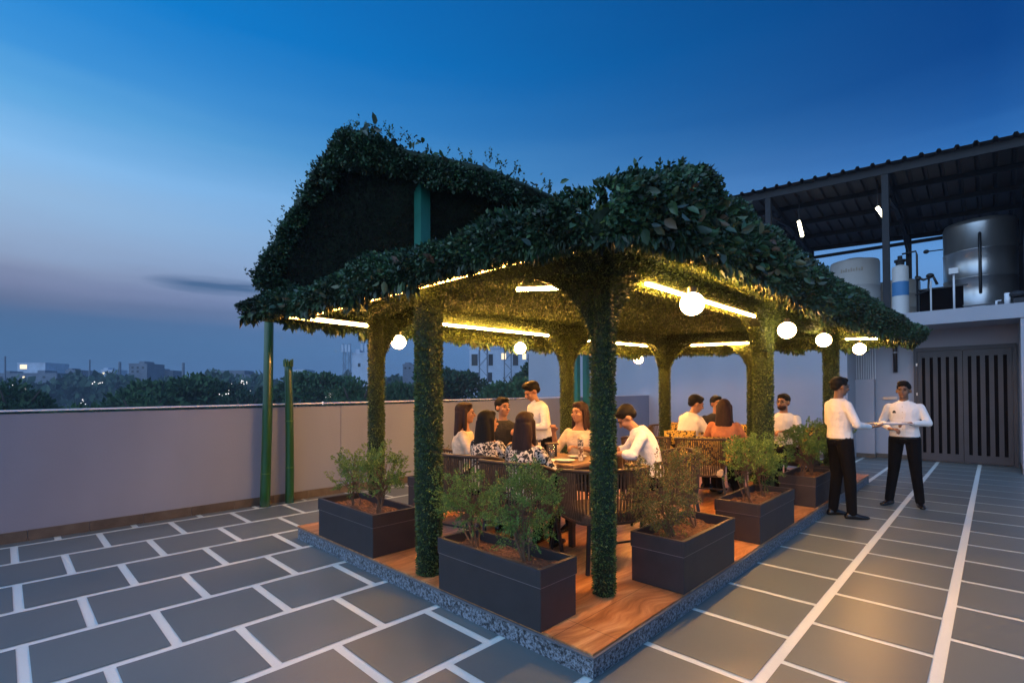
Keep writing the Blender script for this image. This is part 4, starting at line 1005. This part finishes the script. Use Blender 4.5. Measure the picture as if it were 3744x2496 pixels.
    if hair == 'short': g.ell(H((0, -.06, -.005)), (.066, .05, .05), rot, 12, 8)
    if hair == 'tall': g.ell(H((0, .03, .10)), (.07, .06, .04), rot, 12, 8); g.ell(H((0, -.06, -.005)), (.066, .05, .05), rot, 12, 8)
    if hair == 'long':
        dn = Vector((0, -.03, -1)); hb = H((0, -.05, .02))
        g.loft([(hb, xa*.085, V3(0, .07, 0)), (hb+Vector((0, -.01, -.10)), xa*.098, V3(0, .062, 0)), (hb+Vector((0, -.03, -.22)), xa*.105, V3(0, .048, 0)), (hb+Vector((0, -.045, -.34)), xa*.095, V3(0, .035, 0)), (hb+Vector((0, -.05, -.38)), xa*.06, V3(0, .02, 0))], 16)
        for s_ in (-1, 1): g.cap2(H((s_*.075, .0, .03)), H((s_*.085, -.0, -.17)), .026, .022, 8)
    fuse(g, 'hair', hairmat, t, .009, 2)
    for s_ in (-1, 1):
        g = MB(); g.ell(H((s_*.031, .081, .006)), (.0125, .006, .006), rot, 8, 6); g.build('eye', M_HAIR, t, True, world=False)
        g = MB(); g.cap2(H((s_*.018, .091, .030)), H((s_*.046, .082, .030)), .0045, .0035, 6); g.build('eyebrow', M_HAIR, t, True, world=False)
    g = MB(); g.cap2(H((-.02, .0895, -.051)), H((.02, .0895, -.051)), .0042, .0042, 6); g.build('lips', mat('lips', (.25, .07, .05), .5), t, True, world=False)
    if beard:
        g = MB(); g.ell(H((0, .042, -.066)), (.06, .052, .046), rot, 14, 8); g.ell(H((0, .088, -.040)), (.026, .008, .006), rot, 10, 6); fuse(g, 'beard', M_HAIR2, t, .009, 2)
    if glasses:
        g = MB()
        for s_ in (-1, 1): g.tube([H((s_*.031+.022*math.cos(a), .096, .004+.016*math.sin(a))) for a in [k*math.pi/5 for k in range(11)]], .0028, 5, False)
        g.cap2(H((-.01, .097, .006)), H((.01, .097, .006)), .003, .003, 5)
        for s_ in (-1, 1): g.cap2(H((s_*.053, .094, .008)), H((s_*.078, .0, .008)), .0028, .0028, 5)
        g.build('glasses', M_BLACK, t, world=False)
    if J.get('tuck'):
        for s_ in (-1, 1):
            g = MB(); a_ = nk+su*.012; g.add([a_+Vector((0, .072, -.01)), a_+Vector((s_*.055, .05, .018)), a_+Vector((s_*.075, .03, -.02)), a_+Vector((s_*.045, .085, -.055))], [(0, 1, 2, 3)]); g.build('collar', top, t, world=False).modifiers.new('thick', 'SOLIDIFY').thickness = .006
        g = MB(); c_t = nk-sp*.5
        for k_ in range(5): q_ = nk-sp*(.12+.15*k_); g.ell(q_+ya_*(.118 if k_ < 3 else .115), (.006, .004, .006), None, 6, 4)
        g.build('buttons', M_BEIGE, t, world=False)
    if J.get('belt'):
        g = MB(); g.loft([(hip+sp*.005, xa*.172, ya_*.126), (hip+sp*.005+Vector((0, 0, .032)), xa*.171, ya_*.125)], 20); g.build('belt', M_SHOE, t, True, world=False)
    return t
def sit(lean=.03, el=None, wr=None, **k):
    d = dict(hip=(0, -.02, .53), neck=(0, -.02+lean, 1.03), elbow={-1: (-.23, .06+lean, .79), 1: (.23, .06+lean, .79)}, wrist={-1: (-.13, .27+lean, .80), 1: (.13, .27+lean, .80)},
             knee={-1: (-.10, .40, .52), 1: (.10, .40, .52)}, ankle={-1: (-.10, .42, .09), 1: (.10, .40, .09)}, curl=.9)
    if el: d['elbow'] = el
    if wr: d['wrist'] = wr
    d.update(k); return d
DZ = .141
person('waiter in white shirt holding a tray out to the right', 7.13, 1.36, 0, -47, dict(hip=(0, 0, .93), neck=(0, -.02, 1.43), tuck=True, belt=True, elbow={-1: (-.25, .02, 1.14), 1: (.24, .05, 1.13)},
       wrist={-1: (-.14, .27, 1.10), 1: (.12, .29, 1.10)}, hand={-1: (.1, 1, 0), 1: (-.1, 1, .05)}, palm={-1: (0, 0, 1), 1: (0, 0, 1)}, curl=.35,
       knee={-1: (-.10, .02, .50), 1: (.10, .05, .50)}, ankle={-1: (-.10, -.03, .085), 1: (.11, .06, .085)}, toe={-1: (-.15, 1, 0), 1: (.15, 1, 0)}, headoff=(0, .03, .15)), M_SKIN2, vox=.0085, headpitch=8, scale=1.0)
person('waiter with wide stance in white shirt before the grey gate', 8.42, .87, 0, 176, dict(hip=(0, 0, .91), neck=(0, 0, 1.41), tuck=True, belt=True, elbow={-1: (-.255, .0, 1.13), 1: (.255, -.02, 1.12)},
       wrist={-1: (-.10, .22, 1.13), 1: (.12, .22, 1.05)}, hand={-1: (.7, .5, .05), 1: (-.8, .45, 0)}, palm={-1: (0, -.2, -1), 1: (0, -.2, -1)}, curl=.8,
       knee={-1: (-.12, .03, .49), 1: (.12, .02, .49)}, ankle={-1: (-.15, -.02, .085), 1: (.17, .05, .085)}, toe={-1: (-.35, 1, 0), 1: (.3, 1, 0)}), M_SKIN2, vox=.0085, scale=.98, hair='tall')
E8 = bpy.data.objects  # emblem on the breast pocket of the second waiter
w2 = [o for o in col.objects if o.get('label', '').startswith('waiter with wide')][0]
g = MB(); g.box(.065, .1335, 1.262, .105, .139, 1.272); g.ell((.085, .136, 1.285), (.014, .004, .012)); g.ell((.075, .136, 1.277), (.008, .004, .008)); g.ell((.097, .136, 1.277), (.008, .004, .008)); g.build('shirt_emblem', M_BLACK, w2, world=False)
# tray held between the waiters
t = thing('serving_tray', 'thin flat tray held out by the waiter on the left', 'tray', (7.42, 1.04, 1.125), R(-47))
g = MB(); g.box(-.04, -.14, 0, .36, .14, .012); g.build('plate', M_METAL, t, world=False, bevel=.004); g = MB(); g.box(.02, -.10, .0125, .3, .10, .02); g.build('paper', M_SHIRT, t, world=False)

person('standing waiter leaning over the nearer table in white shirt', 4.50, 3.86, DZ, 158, dict(hip=(0, 0, .86), neck=(0, .09, 1.31), tuck=True, belt=True, elbow={-1: (-.25, .10, 1.03), 1: (.25, .06, 1.02)},
       wrist={-1: (-.10, .30, 1.0), 1: (.10, .30, .98)}, hand={-1: (.5, .7, 0), 1: (-.5, .7, 0)}, curl=.8, knee={-1: (-.1, .03, .46), 1: (.1, .03, .46)}, ankle={-1: (-.11, 0, .085), 1: (.11, 0, .085)}, headoff=(0, .06, .13)),
       M_SKIN, headpitch=30, headyaw=-6, scale=.97, hair='tall')
person('woman in cream blouse with long dark hair at the left end of the table', 3.46, 4.08, DZ, -45, sit(.02), top=M_CREAM, hair='long', hairmat=M_HAIR2, female=True, sleeve='half', scale=.98)
person('woman seen from behind with dark hair and printed top, left of the pair', 3.12, 3.40, DZ, 10, sit(.08), top=M_PRINT, hair='long', female=True, sleeve='half', scale=.93, headyaw=-25)
person('woman seen from behind with straight brown hair and printed top', 3.07, 2.86, DZ, 10, sit(.06), top=M_PRINT, hair='long', hairmat=M_HAIR2, female=True, sleeve='half', scale=.93)
person('man in black shirt behind the two women', 4.18, 4.22, DZ, 225, sit(.04), top=M_BTOP, scale=1.02, headyaw=35)
person('smiling woman with long hair facing the camera across the table', 4.40, 3.24, DZ, 188, sit(.03, el={-1: (-.23, .08, .78), 1: (.26, .1, .76)}, wr={-1: (-.12, .27, .83), 1: (.20, .24, .98)}), skin=M_SKIN, top=M_CREAM, hair='long', hairmat=M_HAIR2, female=True, sleeve='half', scale=.98, headyaw=-12)
person('man in white shirt bending over his plate on the right', 4.42, 2.42, DZ, 128, sit(.14, headoff=(0, .10, .10), bow=(0, -.03, 0)), top=M_SHIRT, sleeve='half', scale=1.0, headpitch=45)
person('man in white shirt leaning forward at the farther table', 6.62, 3.10, DZ, -28, sit(.14, headoff=(0, .07, .13)), top=M_SHIRT, scale=1.05, headpitch=20, headyaw=-22)
person('dark haired guest in black top at the farther table', 7.72, 3.10, DZ, 215, sit(.05), top=M_BTOP, scale=1.02, headyaw=20)
person('woman in orange top with long brown hair seen from behind', 6.48, 2.50, DZ, 15, sit(.04), top=M_ORANGE, hair='long', hairmat=M_HAIR2, female=True, sleeve='half', scale=.99)
person('bearded man with glasses in white shirt beside the right column', 7.96, 2.20, DZ, 170, sit(.04), top=M_SHIRT, scale=1.04, beard=True, glasses=True, sleeve='half')

# ================================================================== BACKGROUND
def at(u, v, D):
    r_ = fw+rt2*((u-1176)/1139.6)+up2*((890.8-v)/1139.6); return Vector((0, 0, 1.5))+r_*D
def crown_mesh(seed, n=9000, leaf=.42):
    rs = np.random.default_rng(seed); P, D = [], []
    nb = 34; C_ = unit(rs.normal(0, 1, (nb, 3)))*rs.uniform(.35, .78, (nb, 1)); C_[:, 2] = np.abs(C_[:, 2])*.75-.12; rad = rs.uniform(.2, .34, nb)
    k = rs.integers(0, nb, n); q = unit(rs.normal(0, 1, (n, 3))); q[:, 2] = np.where(q[:, 2] < -.35, -q[:, 2], q[:, 2])
    p = C_[k]+q*(rad[k]*rs.uniform(.72, 1.08, n))[:, None]
    v, f = leaves(p*5.5, q+np.array([0, 0, .2]), rs.uniform(.6, 1.4, n)*leaf, .6, .2, .6); return v, f
crowns = {}
def tree(label, u, vt, D, wpx, mt=M_TREE, seed=1, group='trees beyond the parapet'):
    p = at(u, vt, D); wr = wpx*D/1139.6/2
    t = thing('tree', label, 'tree', (p.x, p.y, -12), rng.uniform(0, 6), group)
    key = (seed, mt.name)
    if key not in crowns:
        v, f = crown_mesh(seed); crowns[key] = mesh_np('crown', v, [f], mt)
    o = bpy.data.objects.new('crown', crowns[key]); col.objects.link(o); o.parent = t
    s_ = wr/5.2; zs = min(max(s_, .9), 1.5); ht = p.z+12; o.location = (0, 0, ht-4.6*zs); o.scale = (s_, s_, zs)
    g = MB(); h = ht-4.2*zs
    g.tube([(0, 0, 0), (.15, .05, h*.4), (0, 0, h), (.1, 0, h+1.5)], [.45, .35, .26, .15], 8)
    for k in range(5): a = k*1.3; g.tube([(0, 0, h*.85), (math.cos(a)*wr*.3, math.sin(a)*wr*.3, h+1), (math.cos(a)*wr*.55, math.sin(a)*wr*.55, h+2.4)], [.18, .12, .05], 6)
    g.build('trunk', M_BARK, t, True, world=False)
TR = [('rounded tree at the far left edge above the parapet', 30, 862, 45, 200, M_TREE, 1), ('low tree second from the left edge', 165, 903, 38, 170, M_TREE, 2), ('low dark bush like tree left of the large crown', 262, 915, 42, 150, M_TREE2, 3),
      ('small tree at the foot of the large left crown', 325, 885, 48, 140, M_TREE, 1), ('largest crown on the left, before the hazy woods', 405, 834, 62, 290, M_TREE, 2), ('smaller crown right of the largest left one', 500, 850, 66, 170, M_TREE2, 3),
      ('dark tree just left of the tall bamboo pole', 560, 888, 60, 130, M_TREE2, 1), ('tree between the two bamboo poles', 632, 872, 70, 110, M_TREE2, 2), ('broad tree right of the short bamboo pole', 725, 824, 62, 200, M_TREE, 3),
      ('tree below the concrete tower', 818, 858, 50, 160, M_TREE, 1), ('tree behind the second column from the left', 925, 850, 60, 130, M_TREE, 3), ('tall rounded tree left of the white apartment block', 1030, 824, 55, 190, M_TREE2, 2),
      ('low tree in front of the white apartment block', 1120, 885, 52, 120, M_TREE2, 1), ('wide sloping tree in front of the apartment block', 1205, 834, 50, 200, M_TREE, 3), ('tall dark tree left of the centre column', 1275, 790, 56, 210, M_TREE2, 1),
      ('small tree left of the grey wall', 1432, 868, 48, 90, M_TREE2, 2), ('dark tree behind the green posts', 1350, 850, 60, 120, M_TREE2, 3)]
for a in TR: tree(*a)
# far wood as one mass
n = 26000; u = rng.uniform(-160, 980, n); D = rng.uniform(170, 330, n); vt = 868+10*np.sin(u*.021)+7*np.sin(u*.057+2)
hh = rng.random(n)**.6
P = np.array([at(a, b, c) for a, b, c in zip(u, vt, D)]); P[:, 2] = -12+(P[:, 2]+12)*hh*rng.uniform(.86, 1.0, n)
v, f = leaves(P, np.tile([0, 0, 1.0], (n, 1)), rng.uniform(1.4, 3.4, n), .8, .2, .8)
tag(npobj('far_woods', v, [f], M_TREE2), kind='stuff')
# distant ridge
g = MB(); vs, fs = [], []; NR = 60
for i in range(NR+1):
    u = -900+3600*i/NR; top = 866+5*math.sin(u*.013)+3*math.sin(u*.05)
    for k, (dd, hz_) in enumerate(((520, 0), (620, .8), (760, 1), (1000, 0))):
        p = at(u, top, dd); q = at(u, top, 620); vs.append((p.x, p.y, -12 if hz_ == 0 else -12+(q.z+12)*hz_))
for i in range(NR):
    for k in range(3): a = i*4+k; fs.append((a, a+4, a+5, a+1))
g.add(vs, fs); tag(g.build('hills', M_HILL, None, True), kind='structure')

def bld(name, label, u0, u1, vt, D, depth, mt, rows=(), ry=0, roofbits=(), cat='building'):
    """rows: (v, list of (ua, ub), height px, material)"""
    p = at((u0+u1)/2, vt, D); w = (u1-u0)*D/1139.6; H_ = p.z+12
    t = thing(name, label, cat, (p.x, p.y, -12), yaw-math.pi/2+R(ry))
    g = MB(); g.box(-w/2, 0, 0, w/2, depth, H_); g.build('wall', mt, t, world=False)
    g = MB(); g.box(-w/2-.1, -.1, H_, w/2+.1, depth+.1, H_+.35); g.build('roof_parapet', mt, t, world=False)
    for v, us, hp, wm in rows:
        for ua, ub in us:
            xa_, xb = ((ua-(u0+u1)/2)*D/1139.6, (ub-(u0+u1)/2)*D/1139.6); zc = H_-(v-vt)*D/1139.6; hh_ = hp*D/1139.6
            g = MB(); g.box(xa_, -.06, zc-hh_/2, xb, .02, zc+hh_/2); fr_ = g.build('window', wm, t, world=False)
            g = MB(); e = .06; g.box(xa_-e, -.12, zc+hh_/2, xb+e, -.0, zc+hh_/2+.12); g.build('lintel', mt, fr_, world=False)
    for (ua, ub, up_) in roofbits:
        xa_, xb = ((ua-(u0+u1)/2)*D/1139.6, (ub-(u0+u1)/2)*D/1139.6); g = MB(); g.box(xa_, .5, H_+.35, xb, depth*.6, H_+.35+up_*D/1139.6); g.build('roof_room', mt, t, world=False)
    return t
bld('apartment_block', 'pale apartment block with lit and dark windows beyond the trees', 1078, 1252, 800, 95, 14, M_CONC,
    [(826, [(1083, 1097), (1122, 1132), (1178, 1190), (1212, 1222)], 26, M_WIN), (818, [(1200, 1208), (1152, 1162)], 14, M_LIT), (826, [(1226, 1246)], 14, M_WIN), (866, [(1090, 1100), (1120, 1130)], 22, M_WIN)], 0, ((1112, 1250, 30), (1084, 1094, 10)))
for k_, (u0_, u1_, v_, D_, lb_) in enumerate(((150, 180, 851, 250, 'tiny pale house on the left skyline between two poles'), (232, 262, 850, 260, 'tiny grey house left of the thick stack'), (360, 398, 852, 255, 'grey house right of the small dark block'), (655, 700, 850, 180, 'hazy house between the bamboo poles and the concrete tower'), (925, 975, 838, 170, 'hazy building behind the second column'))):
    bld('far_house', lb_, u0_, u1_, v_, D_, 9, M_CONC if k_ % 2 else M_CONC2, [(v_+7, [(u0_+4, u0_+8), (u0_+14, u0_+18)], 4, M_LIT if k_ in (1, 3) else M_WIN)], 0, ((u0_+4, u0_+14, 4),))
bld('side_building', 'narrow white building with balcony beside the grey wall', 1438, 1500, 838, 66, 8, M_CONC, [(868, [(1444, 1476)], 15, mat('balcony_shade', (.25, .22, .2), .7)), (893, [(1447, 1458), (1462, 1474)], 12, M_WIN)], 0)
bld('concrete_tower', 'hazy concrete tower with aerials on the skyline', 808, 846, 812, 150, 7, M_CONC, [(838, [(822, 828)], 8, M_WIN)], 0, ((815, 825, 8), (836, 845, 16)))
bld('rooftop_hut', 'low pale building with one lit window at the far left', 40, 104, 834, 260, 14, M_CONC, [(842, [(46, 62)], 10, M_LIT)])
bld('block_house', 'small dark block on the left skyline', 296, 338, 836, 240, 12, M_CONC2, [(844, [(302, 307), (314, 319), (326, 331)], 5, M_WIN), (853, [(302, 307), (314, 319)], 5, M_WIN)], 0, ((318, 330, 5),))
bld('long_house', 'dark low building on the skyline left of the tall bamboo pole', 470, 585, 862, 230, 15, M_CONC2, [(871, [(482, 488), (505, 511), (540, 546)], 5, M_WIN)], 0, ((490, 560, 10),))
bld('low_house', 'pale low building at the far left under the skyline', -20, 130, 858, 240, 12, M_CONC2, [(866, [(0, 6), (30, 36), (74, 80), (98, 104)], 5, M_WIN), (866, [(52, 57)], 4, M_LIT)], 0, ((84, 100, 6), (8, 20, 5)))
def mast(label, u, v0, D, w=1.2, h=None, lattice=True):
    p = at(u, v0, D); t = thing('mast', label, 'mast', (p.x, p.y, -12), yaw, 'masts on the skyline'); H_ = p.z+12; g = MB()
    if lattice:
        nseg = int(H_/w/1.1)
        for sx in (-1, 1):
            for sy in (-1, 1): g.beam((sx*w/2, sy*w/2, 0), (sx*w/2*.8, sy*w/2*.8, H_), .12, .12)
        for k in range(nseg):
            za, zb = H_*k/nseg, H_*(k+1)/nseg; s_ = 1 if k % 2 else -1
            for sy in (-1, 1): g.beam((-s_*w/2, sy*w/2, za), (s_*w/2, sy*w/2, zb), .07, .07); g.beam((sy*w/2, -s_*w/2, za), (sy*w/2, s_*w/2, zb), .07, .07)
        g.build('lattice', M_CONC2, t, world=False)
        g = MB()
        for k in range(3): g.box(-w*.7, -w*.7+k*w*.5, H_-2.6, -w*.5, -w*.4+k*w*.5, H_-.4)
        g.build('antenna', M_CONC, t, world=False)
    else:
        g.tube([(0, 0, 0), (0, 0, H_)], [w/2.6, w/3.2], 8); g.build('pole', M_CONC2, t, world=False)
mast('lattice mast in front of the apartment block', 1110, 770, 88, 1.6); mast('second lattice mast by the apartment block', 1166, 770, 92, 1.4); mast('lattice mast left of the concrete tower', 797, 789, 150, 2.0); mast('lattice mast right of the concrete tower', 843, 787, 152, 2.4)
mast('lattice mast before the narrow white building', 1440, 800, 64, 1.3)
for u, v, lb in ((12, 818, 'thin pole at the far left edge of the skyline'), (206, 826, 'thin pole between the left skyline buildings'), (275, 831, 'thick stack just left of the small dark block'), (421, 833, 'stack above the largest left crown')):
    mast(lb, u, v, 235, 1.1 if u < 250 else 1.9, lattice=False)
g = MB()
for (u, v, D, k, su, sv) in ((28, 888, 120, 3, 2, 10), (58, 893, 150, 12, 10, 3), (192, 922, 50, 6, 6, 5), (300, 905, 130, 3, 3, 3), (350, 915, 70, 12, 12, 10), (555, 879, 100, 16, 18, 5), (572, 900, 75, 5, 6, 12), (520, 905, 66, 5, 16, 8), (757, 905, 58, 14, 8, 10), (744, 924, 55, 6, 4, 3), (225, 880, 150, 6, 30, 4)):
    for _ in range(k):
        p = at(u+rng.normal(0, su*.5), v+rng.normal(0, sv*.5), D-8); r_ = D*.00085*rng.uniform(.5, 1.2); g.ell(p, (r_, r_, r_), None, 6, 4)
tag(g.build('city_lights', M_CITY), kind='stuff')

# thin evening haze round everything, the sky outside it
HZ = bpy.data.materials.new('haze'); HZ.use_nodes = True; ht = HZ.node_tree; ht.nodes.clear(); oo = ht.nodes.new('ShaderNodeOutputMaterial'); pv = ht.nodes.new('ShaderNodeVolumePrincipled')
pv.inputs['Color'].default_value = (.62, .72, .9, 1); pv.inputs['Density'].default_value = .0008; ht.links.new(pv.outputs[0], oo.inputs['Volume'])
g = MB(); g.box(-1080, -1080, -13, 1080, 1080, 34); hz = g.build('haze', HZ); tag(hz, kind='stuff')
